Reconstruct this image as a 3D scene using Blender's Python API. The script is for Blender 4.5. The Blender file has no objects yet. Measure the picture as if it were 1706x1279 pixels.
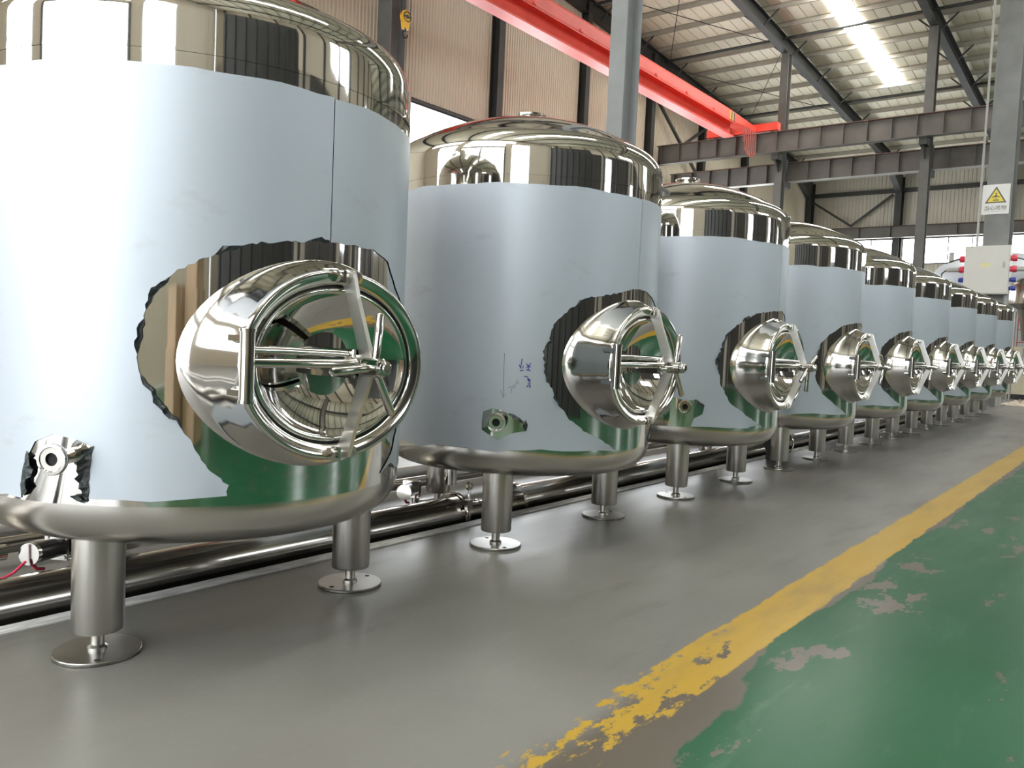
import bpy, bmesh, math, random
from mathutils import Vector, Matrix, noise
from mathutils.geometry import delaunay_2d_cdt

random.seed(7)
PI = math.pi
D2R = PI / 180
SC = bpy.context.scene
COL = SC.collection

# ------------------------------------------------------------------ camera
CAM_Z = 0.8955
FW = Vector((0.78539811, 0.61655772, -0.05483051))
RT = Vector((0.61879128, -0.78430815, 0.04425015))
UP = Vector((0.01572125, 0.06868263, 0.99751468))
cam = bpy.data.cameras.new('camera')
cam.sensor_width = 36.0
cam.lens = 1358.43 / 1706 * 36.0
cam.clip_end = 300
cam_o = bpy.data.objects.new('camera', cam)
COL.objects.link(cam_o)
cam_o.matrix_world = Matrix(((RT.x, UP.x, -FW.x, 0), (RT.y, UP.y, -FW.y, 0), (RT.z, UP.z, -FW.z, CAM_Z), (0, 0, 0, 1)))
SC.camera = cam_o

# ------------------------------------------------------------------ world, exposure
world = bpy.data.worlds.new('overcast_sky')
SC.world = world
world.use_nodes = True
world.node_tree.nodes['Background'].inputs[0].default_value = (0.86, 0.93, 1.0, 1)
world.node_tree.nodes['Background'].inputs[1].default_value = 3.0
SC.view_settings.view_transform = 'Standard'
SC.view_settings.look = 'None'
SC.view_settings.gamma = 1.0
SC.view_settings.use_curve_mapping = False
SC.view_settings.exposure = 0.25
SC.cycles.caustics_reflective = False
SC.cycles.caustics_refractive = False
SC.cycles.sample_clamp_indirect = 6.0
SC.cycles.max_bounces = 7
SC.cycles.diffuse_bounces = 4
SC.cycles.glossy_bounces = 5
SC.cycles.use_adaptive_sampling = True
SC.cycles.adaptive_threshold = 0.05

SKYLIGHT_E = 26.0     # translucent roof sheets
WINDOW_E = 9.0        # daylit panes
DOOR_E = 6.0         # daylight in the big doorway

# ------------------------------------------------------------------ materials
MATS = {}
def nt(name):
    m = bpy.data.materials.new(name)
    m.use_nodes = True
    MATS[name] = m
    t = m.node_tree
    return m, t, t.nodes['Principled BSDF'], t.nodes, t.links
def setp(b, **k):
    for key, v in k.items():
        b.inputs[key.replace('_', ' ')].default_value = v
def plain(name, col, rough=0.5, metal=0.0, var=0.08, scale=6.0, bump=0.0, stretch=(1, 1, 1), rvar=0.0, obj=True):
    """principled with a noise-driven colour and roughness variation"""
    m, t, b, N, L = nt(name)
    tc = N.new('ShaderNodeTexCoord'); mp = N.new('ShaderNodeMapping')
    mp.inputs['Scale'].default_value = stretch
    L.new(tc.outputs['Object'], mp.inputs[0])
    nz = N.new('ShaderNodeTexNoise'); nz.inputs['Scale'].default_value = scale; nz.inputs['Detail'].default_value = 5
    L.new(mp.outputs[0], nz.inputs['Vector'])
    rp = N.new('ShaderNodeValToRGB')
    c = Vector(col)
    lo = [max(0, x * (1 - var)) for x in col]; hi = [min(1, x * (1 + var)) for x in col]
    rp.color_ramp.elements[0].position = 0.3; rp.color_ramp.elements[1].position = 0.7
    rp.color_ramp.elements[0].color = (*lo, 1); rp.color_ramp.elements[1].color = (*hi, 1)
    L.new(nz.outputs['Fac'], rp.inputs[0]); L.new(rp.outputs[0], b.inputs['Base Color'])
    setp(b, Roughness=rough, Metallic=metal)
    if rvar:
        mr = N.new('ShaderNodeMapRange')
        mr.inputs['To Min'].default_value = max(0.01, rough - rvar); mr.inputs['To Max'].default_value = rough + rvar
        L.new(nz.outputs['Fac'], mr.inputs[0]); L.new(mr.outputs[0], b.inputs['Roughness'])
    if bump:
        bp = N.new('ShaderNodeBump'); bp.inputs['Strength'].default_value = bump; bp.inputs['Distance'].default_value = 0.01
        L.new(nz.outputs['Fac'], bp.inputs['Height']); L.new(bp.outputs[0], b.inputs['Normal'])
    return m
def emit(name, col, s):
    m, t, b, N, L = nt(name)
    N.remove(b)
    e = N.new('ShaderNodeEmission'); e.inputs[0].default_value = (*col, 1); e.inputs[1].default_value = s
    L.new(e.outputs[0], N['Material Output'].inputs[0])
    return m

plain('mirror_steel', (0.66, 0.65, 0.625), 0.045, 1.0, 0.02, 1.5, bump=0.06, stretch=(1, 1, 0.25), rvar=0.02)
plain('polished_steel', (0.58, 0.565, 0.535), 0.09, 1.0, 0.03, 4, bump=0.03, rvar=0.03)
plain('yoke_steel', (0.74, 0.73, 0.70), 0.33, 1.0, 0.05, 8, rvar=0.04)
plain('foot_steel', (0.30, 0.295, 0.275), 0.30, 1.0, 0.15, 9, rvar=0.06)
plain('satin_steel', (0.62, 0.60, 0.565), 0.22, 1.0, 0.06, 3, stretch=(1, 1, 0.3), rvar=0.05)
plain('brushed_steel', (0.56, 0.545, 0.515), 0.30, 1.0, 0.10, 5, stretch=(1, 1, 0.5), rvar=0.05)
plain('pipe_steel', (0.42, 0.40, 0.37), 0.17, 1.0, 0.08, 3, rvar=0.05)
plain('dull_steel', (0.40, 0.39, 0.37), 0.38, 1.0, 0.12, 9, rvar=0.06)
plain('gasket_black', (0.012, 0.012, 0.012), 0.55)
plain('shade_black', (0.008, 0.008, 0.008), 0.8)
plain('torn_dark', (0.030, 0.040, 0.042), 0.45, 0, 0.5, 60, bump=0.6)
plain('ink_blue', (0.02, 0.03, 0.30), 0.5)
plain('pencil_grey', (0.16, 0.19, 0.21), 0.6)
plain('column_grey', (0.20, 0.205, 0.20), 0.5, 0, 0.15, 2.5)
plain('column_dark', (0.105, 0.102, 0.092), 0.5, 0, 0.15, 2.5)
plain('column_pale', (0.215, 0.225, 0.225), 0.5, 0, 0.10, 2.5)
plain('rafter_dark', (0.042, 0.043, 0.040), 0.55, 0, 0.2, 2)
plain('girder_grey', (0.125, 0.113, 0.097), 0.5, 0, 0.2, 1.2)
plain('girder_rust', (0.13, 0.075, 0.055), 0.6, 0, 0.3, 3)
plain('purlin_grey', (0.40, 0.37, 0.31), 0.55, 0, 0.1, 2)
plain('roof_sheet', (0.86, 0.805, 0.64), 0.5, 0, 0.07, 0.5)
plain('wall_sheet', (0.74, 0.67, 0.55), 0.5, 0, 0.05, 0.4)
plain('wall_far_sheet', (0.60, 0.56, 0.47), 0.5, 0, 0.05, 0.4)
plain('crane_red', (0.86, 0.085, 0.055), 0.42, 0, 0.08, 2)
plain('crane_yellow', (0.80, 0.43, 0.03), 0.4, 0, 0.1, 4)
plain('black_paint', (0.015, 0.015, 0.015), 0.45)
plain('motor_green', (0.10, 0.17, 0.13), 0.5, 0, 0.2, 5)
plain('festoon_red', (0.45, 0.10, 0.08), 0.6)
plain('cabinet_white', (0.66, 0.645, 0.60), 0.42, 0, 0.03, 3)
plain('sign_white', (0.78, 0.78, 0.76), 0.4, 0, 0.02)
plain('sign_yellow', (0.80, 0.66, 0.04), 0.4, 0, 0.03)
plain('sign_brown', (0.13, 0.11, 0.09), 0.5)
plain('socket_red', (0.72, 0.05, 0.09), 0.4)
plain('socket_blue', (0.04, 0.06, 0.36), 0.4)
plain('conduit_grey', (0.42, 0.42, 0.40), 0.4)
plain('valve_black', (0.010, 0.010, 0.012), 0.25)
plain('cable_red', (0.75, 0.04, 0.10), 0.4)
plain('cable_black', (0.015, 0.015, 0.015), 0.5)
plain('trench_dark', (0.09, 0.085, 0.08), 0.8, 0, 0.3, 5)
plain('trench_edge', (0.52, 0.52, 0.50), 0.55, 0, 0.35, 26, stretch=(0.4, 2, 1))
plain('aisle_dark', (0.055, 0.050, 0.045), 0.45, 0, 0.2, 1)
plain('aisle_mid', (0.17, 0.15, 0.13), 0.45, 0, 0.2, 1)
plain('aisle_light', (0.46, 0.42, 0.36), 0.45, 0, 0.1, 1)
plain('sticker_cream', (0.72, 0.68, 0.36), 0.5)
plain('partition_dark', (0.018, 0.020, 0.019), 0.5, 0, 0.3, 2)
plain('cardboard', (0.42, 0.30, 0.19), 0.75, 0, 0.12, 5)
plain('wrap_grey', (0.40, 0.43, 0.46), 0.45, 0.15, 0.08, 0.8)
plain('machine_cream', (0.70, 0.66, 0.48), 0.5, 0, 0.06, 2)
plain('crumple', (0.42, 0.36, 0.28), 0.55, 0, 0.35, 8)
emit('daylight_pane', (0.93, 0.97, 1.0), WINDOW_E)
emit('daylight_door', (0.95, 0.98, 1.0), DOOR_E)
emit('skylight_sheet', (1.0, 0.985, 0.94), SKYLIGHT_E)

def film_material():
    m, t, b, N, L = nt('film')
    tc = N.new('ShaderNodeTexCoord')
    n1 = N.new('ShaderNodeTexNoise'); n1.inputs['Scale'].default_value = 1.1; n1.inputs['Detail'].default_value = 3
    mp = N.new('ShaderNodeMapping'); mp.inputs['Scale'].default_value = (2.2, 2.2, 5.5)
    n2 = N.new('ShaderNodeTexNoise'); n2.inputs['Scale'].default_value = 1.6; n2.inputs['Detail'].default_value = 6; n2.inputs['Roughness'].default_value = 0.65
    L.new(tc.outputs['Object'], n1.inputs['Vector']); L.new(tc.outputs['Object'], mp.inputs[0]); L.new(mp.outputs[0], n2.inputs['Vector'])
    r1 = N.new('ShaderNodeValToRGB')
    r1.color_ramp.elements[0].position = 0.35; r1.color_ramp.elements[0].color = (0.475, 0.53, 0.59, 1)
    r1.color_ramp.elements[1].position = 0.65; r1.color_ramp.elements[1].color = (0.52, 0.57, 0.64, 1)
    L.new(n1.outputs['Fac'], r1.inputs[0])
    r2 = N.new('ShaderNodeValToRGB')                      # hand-grime smears
    r2.color_ramp.elements[0].position = 0.60; r2.color_ramp.elements[0].color = (0, 0, 0, 1)
    r2.color_ramp.elements[1].position = 0.76; r2.color_ramp.elements[1].color = (0.55, 0.55, 0.55, 1)
    L.new(n2.outputs['Fac'], r2.inputs[0])
    mx = N.new('ShaderNodeMix'); mx.data_type = 'RGBA'
    L.new(r2.outputs[0], mx.inputs['Factor']); L.new(r1.outputs[0], mx.inputs['A']); mx.inputs['B'].default_value = (0.36, 0.37, 0.36, 1)
    L.new(mx.outputs['Result'], b.inputs['Base Color'])
    setp(b, Roughness=0.42, Metallic=0.25)
    b.inputs['Specular IOR Level'].default_value = 0.5
    bp = N.new('ShaderNodeBump'); bp.inputs['Strength'].default_value = 0.05; bp.inputs['Distance'].default_value = 0.01
    L.new(n2.outputs['Fac'], bp.inputs['Height']); L.new(bp.outputs[0], b.inputs['Normal'])
film_material()

def floor_material():
    m, t, b, N, L = nt('shop_floor')
    geo = N.new('ShaderNodeNewGeometry')
    sep = N.new('ShaderNodeSeparateXYZ'); L.new(geo.outputs['Position'], sep.inputs[0])
    def noise_(scale, detail=5, rough=0.55, st=(1, 1, 1), loc=(0, 0, 0)):
        mp = N.new('ShaderNodeMapping'); mp.inputs['Scale'].default_value = st; mp.inputs['Location'].default_value = loc
        L.new(geo.outputs['Position'], mp.inputs[0])
        n = N.new('ShaderNodeTexNoise'); n.inputs['Scale'].default_value = scale; n.inputs['Detail'].default_value = detail; n.inputs['Roughness'].default_value = rough
        L.new(mp.outputs[0], n.inputs['Vector'])
        return n.outputs['Fac']
    def math_(op, a, c=None, clamp=False):
        n = N.new('ShaderNodeMath'); n.operation = op; n.use_clamp = clamp
        for i, v in enumerate((a, c)):
            if v is None: continue
            if isinstance(v, (int, float)): n.inputs[i].default_value = v
            else: L.new(v, n.inputs[i])
        return n.outputs[0]
    def step(x, lo, hi):
        n = N.new('ShaderNodeMapRange'); n.interpolation_type = 'SMOOTHSTEP'
        L.new(x, n.inputs[0]); n.inputs['From Min'].default_value = lo; n.inputs['From Max'].default_value = hi
        return n.outputs[0]
    def mix(f, a, c):
        n = N.new('ShaderNodeMix'); n.data_type = 'RGBA'
        L.new(f, n.inputs['Factor'])
        for k, v in (('A', a), ('B', c)):
            if isinstance(v, tuple): n.inputs[k].default_value = (*v, 1)
            else: L.new(v, n.inputs[k])
        return n.outputs['Result']
    Y = sep.outputs['Y']; X = sep.outputs['X']
    big = noise_(0.7, 4)
    streak = noise_(3.0, 6, 0.6, (0.35, 1.6, 1))
    fine = noise_(40, 4, 0.6)
    grey = mix(step(big, 0.3, 0.7), (0.128, 0.125, 0.112), (0.172, 0.168, 0.152))
    grey = mix(math_('MULTIPLY', step(streak, 0.56, 0.72), 0.45), grey, (0.080, 0.078, 0.070))
    grey = mix(math_('MULTIPLY', step(fine, 0.5, 0.75), 0.18), grey, (0.21, 0.205, 0.19))
    # bare worn concrete next to the yellow line
    wn = noise_(2.2, 6, 0.6, (0.8, 1.3, 1))
    yb = math_('ADD', Y, math_('MULTIPLY', math_('SUBTRACT', wn, 0.5), 0.16))
    bare = math_('MAXIMUM', math_('MULTIPLY', step(yb, 1.02, 0.93), step(X, 4.2, 2.4)), step(yb, 0.90, 0.86))
    col = mix(bare, grey, (0.088, 0.075, 0.058))
    # green paint
    gn = noise_(1.6, 7, 0.62, (0.7, 1.2, 1), (3.1, 0.7, 0))
    gedge = math_('ADD', Y, math_('MULTIPLY', math_('SUBTRACT', gn, 0.5), 0.30))
    gedge = math_('ADD', gedge, math_('MULTIPLY', step(X, 2.6, 1.3), 0.07))
    gm = step(gedge, 0.842, 0.830)
    chips = noise_(2.3, 8, 0.66, (0.8, 1.7, 1), (0.3, 4.2, 0))
    gm = math_('MULTIPLY', gm, step(chips, 0.612, 0.592))
    gcol = mix(step(big, 0.3, 0.75), (0.010, 0.066, 0.027), (0.017, 0.088, 0.041))
    scuff = noise_(5.5, 7, 0.7, (0.5, 2.2, 1), (1.3, 8, 0))
    gcol = mix(math_('MULTIPLY', step(scuff, 0.54, 0.74), 0.32), gcol, (0.10, 0.17, 0.125))
    col = mix(gm, col, gcol)
    # worn yellow line
    wob = noise_(9, 5, 0.65, (0.6, 1, 1), (7, 1, 0))
    dy = math_('ABSOLUTE', math_('SUBTRACT', math_('ADD', Y, math_('MULTIPLY', math_('SUBTRACT', wob, 0.5), 0.05)), 0.955))
    ym = step(dy, 0.092, 0.084)
    worn = noise_(5.0, 9, 0.72, (0.8, 1.8, 1), (2.2, 0.4, 0))
    thr = math_('ADD', 0.30, math_('MULTIPLY', step(X, 0.9, 4.0), 0.36))
    wear = math_('SUBTRACT', thr, worn)
    ym = math_('MULTIPLY', ym, step(wear, -0.14, -0.115))
    ym = math_('MULTIPLY', ym, math_('SUBTRACT', 1.0, math_('MULTIPLY', step(streak, 0.52, 0.7), 0.35)))
    col = mix(ym, col, (0.35, 0.222, 0.026))
    L.new(col, b.inputs['Base Color'])
    rr = N.new('ShaderNodeMapRange'); L.new(streak, rr.inputs[0]); rr.inputs['To Min'].default_value = 0.22; rr.inputs['To Max'].default_value = 0.44
    L.new(rr.outputs[0], b.inputs['Roughness'])
    sm = N.new('ShaderNodeMapRange'); L.new(gm, sm.inputs[0]); sm.inputs['To Min'].default_value = 0.28; sm.inputs['To Max'].default_value = 0.14
    L.new(sm.outputs[0], b.inputs['Specular IOR Level'])
    bp = N.new('ShaderNodeBump'); bp.inputs['Strength'].default_value = 0.05; bp.inputs['Distance'].default_value = 0.01
    L.new(wn, bp.inputs['Height']); L.new(bp.outputs[0], b.inputs['Normal'])
floor_material()

# ------------------------------------------------------------------ mesh helpers
class MB:
    def __init__(s): s.v = []; s.f = []
    def add(s, vs, fs):
        o = len(s.v); s.v += [tuple(x) for x in vs]; s.f += [tuple(i + o for i in f) for f in fs]; return s
    def box(s, x0, x1, y0, y1, z0, z1):
        vs = [(x, y, z) for x in (x0, x1) for y in (y0, y1) for z in (z0, z1)]
        return s.add(vs, [(0, 1, 3, 2), (4, 6, 7, 5), (0, 4, 5, 1), (2, 3, 7, 6), (0, 2, 6, 4), (1, 5, 7, 3)])
    def bar(s, p0, p1, w, h, up=(0, 0, 1)):
        p0, p1 = Vector(p0), Vector(p1); d = (p1 - p0).normalized(); u = Vector(up)
        r = d.cross(u)
        if r.length < 1e-4: r = d.cross(Vector((1, 0, 0)))
        r.normalize(); u = r.cross(d)
        vs = []
        for p in (p0, p1):
            for a, c in ((-1, -1), (1, -1), (1, 1), (-1, 1)): vs.append(p + r * a * w / 2 + u * c * h / 2)
        return s.add(vs, [(3, 2, 1, 0), (4, 5, 6, 7), (0, 1, 5, 4), (1, 2, 6, 5), (2, 3, 7, 6), (3, 0, 4, 7)])
    def tube(s, pts, r, n=12, cap=True, rs=None):
        pts = [Vector(p) for p in pts]; m = len(pts); vs = []; fs = []
        d0 = (pts[1] - pts[0]).normalized()
        ref = Vector((0, 0, 1)) if abs(d0.z) < 0.9 else Vector((1, 0, 0))
        nrm = d0.cross(ref).normalized()
        for i, p in enumerate(pts):
            d = (pts[min(i + 1, m - 1)] - pts[max(i - 1, 0)]).normalized()
            nrm = (nrm - d * nrm.dot(d)).normalized(); bn = d.cross(nrm)
            rr = rs[i] if rs else r
            for k in range(n):
                a = 2 * PI * k / n; vs.append(p + (nrm * math.cos(a) + bn * math.sin(a)) * rr)
        for i in range(m - 1):
            for k in range(n):
                a, b2 = i * n + k, i * n + (k + 1) % n
                fs.append((a, b2, b2 + n, a + n))
        if cap: fs.append(tuple(range(n - 1, -1, -1))); fs.append(tuple((m - 1) * n + k for k in range(n)))
        return s.add(vs, fs)
    def lathe(s, prof, n=64, axis='Z', c=(0, 0, 0), a0=0.0, closed=False):
        """prof = [(r, h)], revolved about the axis through c"""
        vs = []; fs = []; m = len(prof); c = Vector(c)
        for r, h in prof:
            for k in range(n):
                a = a0 + 2 * PI * k / n; q = (r * math.cos(a), r * math.sin(a))
                p = {'Z': (q[0], q[1], h), 'Y': (q[0], h, -q[1]), 'X': (h, q[0], q[1])}[axis]
                vs.append(c + Vector(p))
        for i in range(m - 1 + (1 if closed else 0)):
            for k in range(n):
                j = (i + 1) % m
                fs.append((i * n + k, i * n + (k + 1) % n, j * n + (k + 1) % n, j * n + k))
        if not closed:
            if prof[0][0] > 1e-6: fs.append(tuple(range(n - 1, -1, -1)))
            if prof[-1][0] > 1e-6: fs.append(tuple((m - 1) * n + k for k in range(n)))
        return s.add(vs, fs)
    def prism(s, poly, off):
        """poly = 3-d points of a planar polygon, extruded by off"""
        n = len(poly); off = Vector(off); a = [Vector(p) for p in poly]
        vs = a + [p + off for p in a]
        fs = [tuple(range(n - 1, -1, -1)), tuple(range(n, 2 * n))] + [(i, (i + 1) % n, (i + 1) % n + n, i + n) for i in range(n)]
        return s.add(vs, fs)
    def mesh(s, name, mat, smooth=True, ang=35):
        me = bpy.data.meshes.new(name); me.from_pydata(s.v, [], s.f)
        bm = bmesh.new(); bm.from_mesh(me)
        bmesh.ops.remove_doubles(bm, verts=bm.verts, dist=1e-6)
        bmesh.ops.recalc_face_normals(bm, faces=bm.faces); bm.to_mesh(me); bm.free()
        if smooth:
            me.polygons.foreach_set('use_smooth', [True] * len(me.polygons)); me.set_sharp_from_angle(angle=ang * D2R)
        me.materials.append(MATS[mat]); me.update()
        return me
    def build(s, name, mat, parent=None, **k):
        return obj(name, s.mesh(name, mat, **k), parent)
def obj(name, me, parent=None, loc=(0, 0, 0), rot=(0, 0, 0)):
    o = bpy.data.objects.new(name, me); COL.objects.link(o); o.parent = parent; o.location = loc; o.rotation_euler = rot
    return o
def tag(o, label, cat, group=None):
    o['label'] = label; o['category'] = cat
    if group: o['group'] = group
    return o
def thing(name, label, cat, loc=(0, 0, 0), rotz=0.0, group=None):
    o = obj(name, None, None, loc, (0, 0, rotz)); o.empty_display_size = 0.1
    return tag(o, label, cat, group)
def struct(o): o['kind'] = 'structure'; return o
def ibeam(mb, p0, p1, h, w, tf=0.02, tw=0.014, up=(0, 0, 1)):
    """I-section from p0 to p1, points run along the mid-height"""
    p0, p1, u = Vector(p0), Vector(p1), Vector(up)
    d = (p1 - p0).normalized(); r = d.cross(u).normalized(); u = r.cross(d)
    mb.bar(p0 + u * (h / 2 - tf / 2), p1 + u * (h / 2 - tf / 2), w, tf, up)
    mb.bar(p0 - u * (h / 2 - tf / 2), p1 - u * (h / 2 - tf / 2), w, tf, up)
    mb.bar(p0, p1, tw, h - 2 * tf, up)
    return mb
def arc(c, r, a0, a1, n, plane='XZ'):
    out = []
    for i in range(n + 1):
        a = a0 + (a1 - a0) * i / n; x, y = r * math.cos(a), r * math.sin(a)
        out.append(Vector(c) + (Vector((x, 0, y)) if plane == 'XZ' else Vector((x, y, 0)) if plane == 'XY' else Vector((0, x, y))))
    return out

# ================================================================== the setting
XB, XF = -7.0, 48.0        # behind the camera ... far side wall
YN, YW = -13.43, 16.4      # aisle side ... end wall behind the tanks
RIDGE = 12.0
def zr(x):                 # underside of the rafters
    return 11.80 - 0.068 * (x - 30) if x > RIDGE else 11.80 - 0.068 * (RIDGE - 30) - 0.068 * (RIDGE - x)
SHEET = 0.68               # rafter depth + purlin

# floor in two slabs with a pipe trench between
TR0, TR1 = 2.553, 2.840
fl = MB()
fl.box(XB, XF, YN, TR0, -0.3, 0.0)
fl.box(XB, XF, TR1, YW, -0.3, 0.0)
fl.box(20, XF, TR0, TR1, -0.3, 0.0)
floor = struct(fl.build('floor', 'shop_floor', smooth=False))
tb = MB().box(XB, 20, TR0, TR1, -0.3, -0.16)
tb.build('trench_bottom', 'trench_dark', floor, smooth=False)
tr = struct(MB().box(XB, 20, TR0 - 0.062, TR0 + 0.004, -0.05, 0.005).build('trim_1', 'trench_edge', smooth=False))
struct(MB().box(XB, 20, TR1 - 0.004, TR1 + 0.03, -0.05, 0.004).build('trim_2', 'trench_edge', smooth=False))

# ---- corrugated cladding panel
def cladding(width, height, mat, ribs=8, depth=0.028, name='cladding_panel'):
    """panel in local XZ, ribs proud towards -Y"""
    prof = []
    p = width / ribs
    for i in range(ribs):
        x = i * p
        prof += [(x, 0), (x + p * 0.52, 0), (x + p * 0.62, -depth), (x + p * 0.90, -depth)]
    prof.append((width - 0.006, 0))
    vs = [(x, y, 0) for x, y in prof] + [(x, y, height) for x, y in prof]
    n = len(prof)
    vs += [(x, 0.05, 0) for x, y in prof] + [(x, 0.05, height) for x, y in prof]
    fs = []
    for i in range(n - 1):
        fs.append((i, i + 1, i + 1 + n, i + n)); fs.append((2 * n + i + 1, 2 * n + i, 3 * n + i, 3 * n + i + 1))
    fs += [(0, n, 3 * n, 2 * n), (n - 1, 2 * n + n - 1, 3 * n + n - 1, 2 * n - 1)]
    mb = MB().add(vs, fs)
    return mb.mesh(name, mat, smooth=False)

def pane_window(name, o, u, w, h, nx, ny, mat='daylight_pane', fw=0.05):
    """o = lower corner, u = unit vector along the wall; a frame with bars and single panes"""
    o = Vector(o); u = Vector(u); n = Vector((u.y, -u.x, 0))
    f = MB(); zz = Vector((0, 0, 1))
    for i in range(nx + 1):
        p = o + u * (w * i / nx); f.bar(p, p + zz * h, fw, 0.08, n)
    for j in range(ny + 1):
        p = o + zz * (h * j / ny); f.bar(p, p + u * w, 0.08, fw)
    win = struct(f.build(name, 'rafter_dark', smooth=False))
    pw, ph = w / nx - fw, h / ny - fw
    for i in range(nx):
        for j in range(ny):
            p = o + u * (w * i / nx + fw / 2) + zz * (h * j / ny + fw / 2)
            g = MB(); g.prism([p, p + u * pw, p + u * pw + zz * ph, p + zz * ph], n * 0.012)
            g.build('pane', mat, win, smooth=False)
    return win

# ---- end wall behind the tanks (wall_back): backing, cladding panels, wall columns, windows
wb = MB()
WIN = [(15.20, 18.35)] + [(19.6 + 4.73 * k, 22.9 + 4.73 * k) for k in range(5)]
wb.box(XB, XF, YW + 0.08, YW + 0.25, 0, 16)
wall_back = struct(wb.build('wall_back', 'wall_sheet', smooth=False))
WZ0, WZ1 = 4.2, 7.22
full = cladding(0.95, 16.0, 'wall_sheet'); 
low = cladding(0.95, WZ0, 'wall_sheet'); upp = cladding(0.95, 16 - WZ1, 'wall_sheet')
x = 9.5 - 0.95 * 6
while x < XF:
    mid = x + 0.475
    if 15.2 < mid < 18.35 or any(a < mid < b2 for a, b2 in WIN[1:]):
        obj('cladding_panel', low, wall_back, (x, YW, 0)); obj('cladding_panel', upp, wall_back, (x, YW, WZ1))
    else:
        obj('cladding_panel', full, wall_back, (x, YW, 0))
    x += 0.95
for i, (a, b2) in enumerate(WIN):
    pane_window('window_%d' % (i + 1), (a, YW - 0.02, WZ0), (1, 0, 0), b2 - a, WZ1 - WZ0, 1, 2)
for k in range(6):
    xc = 19.27 + 4.72 * k
    m = MB(); ibeam(m, (xc, YW - 0.17, 0), (xc, YW - 0.17, zr(xc) + 0.4), 0.30, 0.26, 0.016, 0.012, (0, 1, 0))
    m.build('wall_column', 'rafter_dark', wall_back, smooth=False)
# cross braces on the end wall
for (x0, z0, x1, z1) in ((28.9, 10.6, 33.3, 8.0), (33.6, 8.2, 38.0, 5.8), (28.9, 7.9, 33.3, 10.4)):
    MB().bar((x0, YW - 0.32, z0), (x1, YW - 0.32, z1), 0.10, 0.10).build('wall_brace', 'rafter_dark', wall_back, smooth=False)
MB().box(XB, XF, YW - 0.10, YW - 0.03, 7.25, 7.33).build('wall_rail', 'rafter_dark', wall_back, smooth=False)

# ---- far side wall
wf = MB(); wf.box(XF + 0.08, XF + 0.25, YN, YW, 0, 12)
wall_far = struct(wf.build('wall_far', 'wall_far_sheet', smooth=False))
FZ0, FZ1 = 5.9, 7.25
pf_up = cladding(0.95, 11.2 - FZ1, 'wall_far_sheet', 5); pf_low = cladding(0.95, FZ0, 'wall_far_sheet', 5)
y = YN
while y < YW - 0.2:
    for pm, z in ((pf_low, 0), (pf_up, FZ1)):
        obj('cladding_panel', pm, wall_far, (XF, y + 0.95, z), (0, 0, -PI / 2))
    y += 0.95
for k in range(6):
    ya = 16.39 - 4.97 * (k + 1) + 0.25
    pane_window('window_%d' % (7 + k), (XF - 0.02, ya + 4.47, FZ0), (0, -1, 0), 4.47, FZ1 - FZ0, 4, 1)
FRY = [16.2, 11.42, 6.45, 1.48, -3.49, -8.46]
for yy in FRY:
    m = MB(); ibeam(m, (XF - 0.32, yy, 0), (XF - 0.32, yy, zr(XF)), 0.55, 0.34, 0.02, 0.014, (1, 0, 0))
    m.build('wall_column', 'rafter_dark', wall_far, smooth=False)
    m = MB(); m.prism([(XF - 0.6, yy - 0.15, zr(XF) + 0.02), (XF - 0.6, yy - 0.15, zr(XF) - 0.9), (XF - 3.6, yy - 0.15, zr(XF - 3.6) + 0.02)], (0, 0.30, 0))
    m.build('knee_haunch', 'rafter_dark', wall_far, smooth=False)
for (y0, z0, y1, z1) in ((15.9, 9.4, 13.8, 8.0), (11.7, 9.6, 13.8, 8.0)):
    MB().bar((XF - 0.5, y0, z0), (XF - 0.5, y1, z1), 0.12, 0.12).build('wall_brace', 'rafter_dark', wall_far, smooth=False)
MB().box(XF - 0.30, XF - 0.03, YN, YW, 9.75, 9.95).build('eave_beam', 'rafter_dark', wall_far, smooth=False)

# ---- wall behind the camera with a wide doorway and tall glazing
wall_door = struct(MB().box(XB - 0.25, XB - 0.08, YN, YW, 0, 15).build('wall_door_side', 'wall_sheet', smooth=False))
pb = cladding(0.95, 15, 'wall_sheet', 5)
y = YN
while y < YW - 0.2:
    obj('cladding_panel', pb, wall_door, (XB - 0.06, y, 0), (0, 0, PI / 2)); y += 0.95
dr = MB()
for yy in (-1.1, 5.6): dr.box(XB - 0.04, XB + 0.12, yy - 0.1, yy + 0.1, 0, 5.2)
dr.box(XB - 0.04, XB + 0.12, -1.2, 5.7, 5.0, 5.2)
door = struct(dr.build('door_1', 'rafter_dark', smooth=False))
for k in range(4):
    y0 = -1.0 + 1.625 * k
    MB().box(XB - 0.02, XB, y0 + 0.02, y0 + 1.60, 0.02, 4.98).build('door_pane', 'daylight_door', door, smooth=False)
k = 13
for (y0, w, z0, h) in ((-5.6, 3.4, 2.6, 5.0), (6.6, 4.0, 2.6, 4.6), (-1.0, 6.5, 5.8, 2.4), (-2.6, 8.0, 8.6, 2.6), (6.8, 8.0, 8.6, 2.6)):
    pane_window('window_%d' % k, (XB + 0.02, y0 + w, z0), (0, -1, 0), w, h, 3, 2, 'daylight_door'); k += 1

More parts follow.
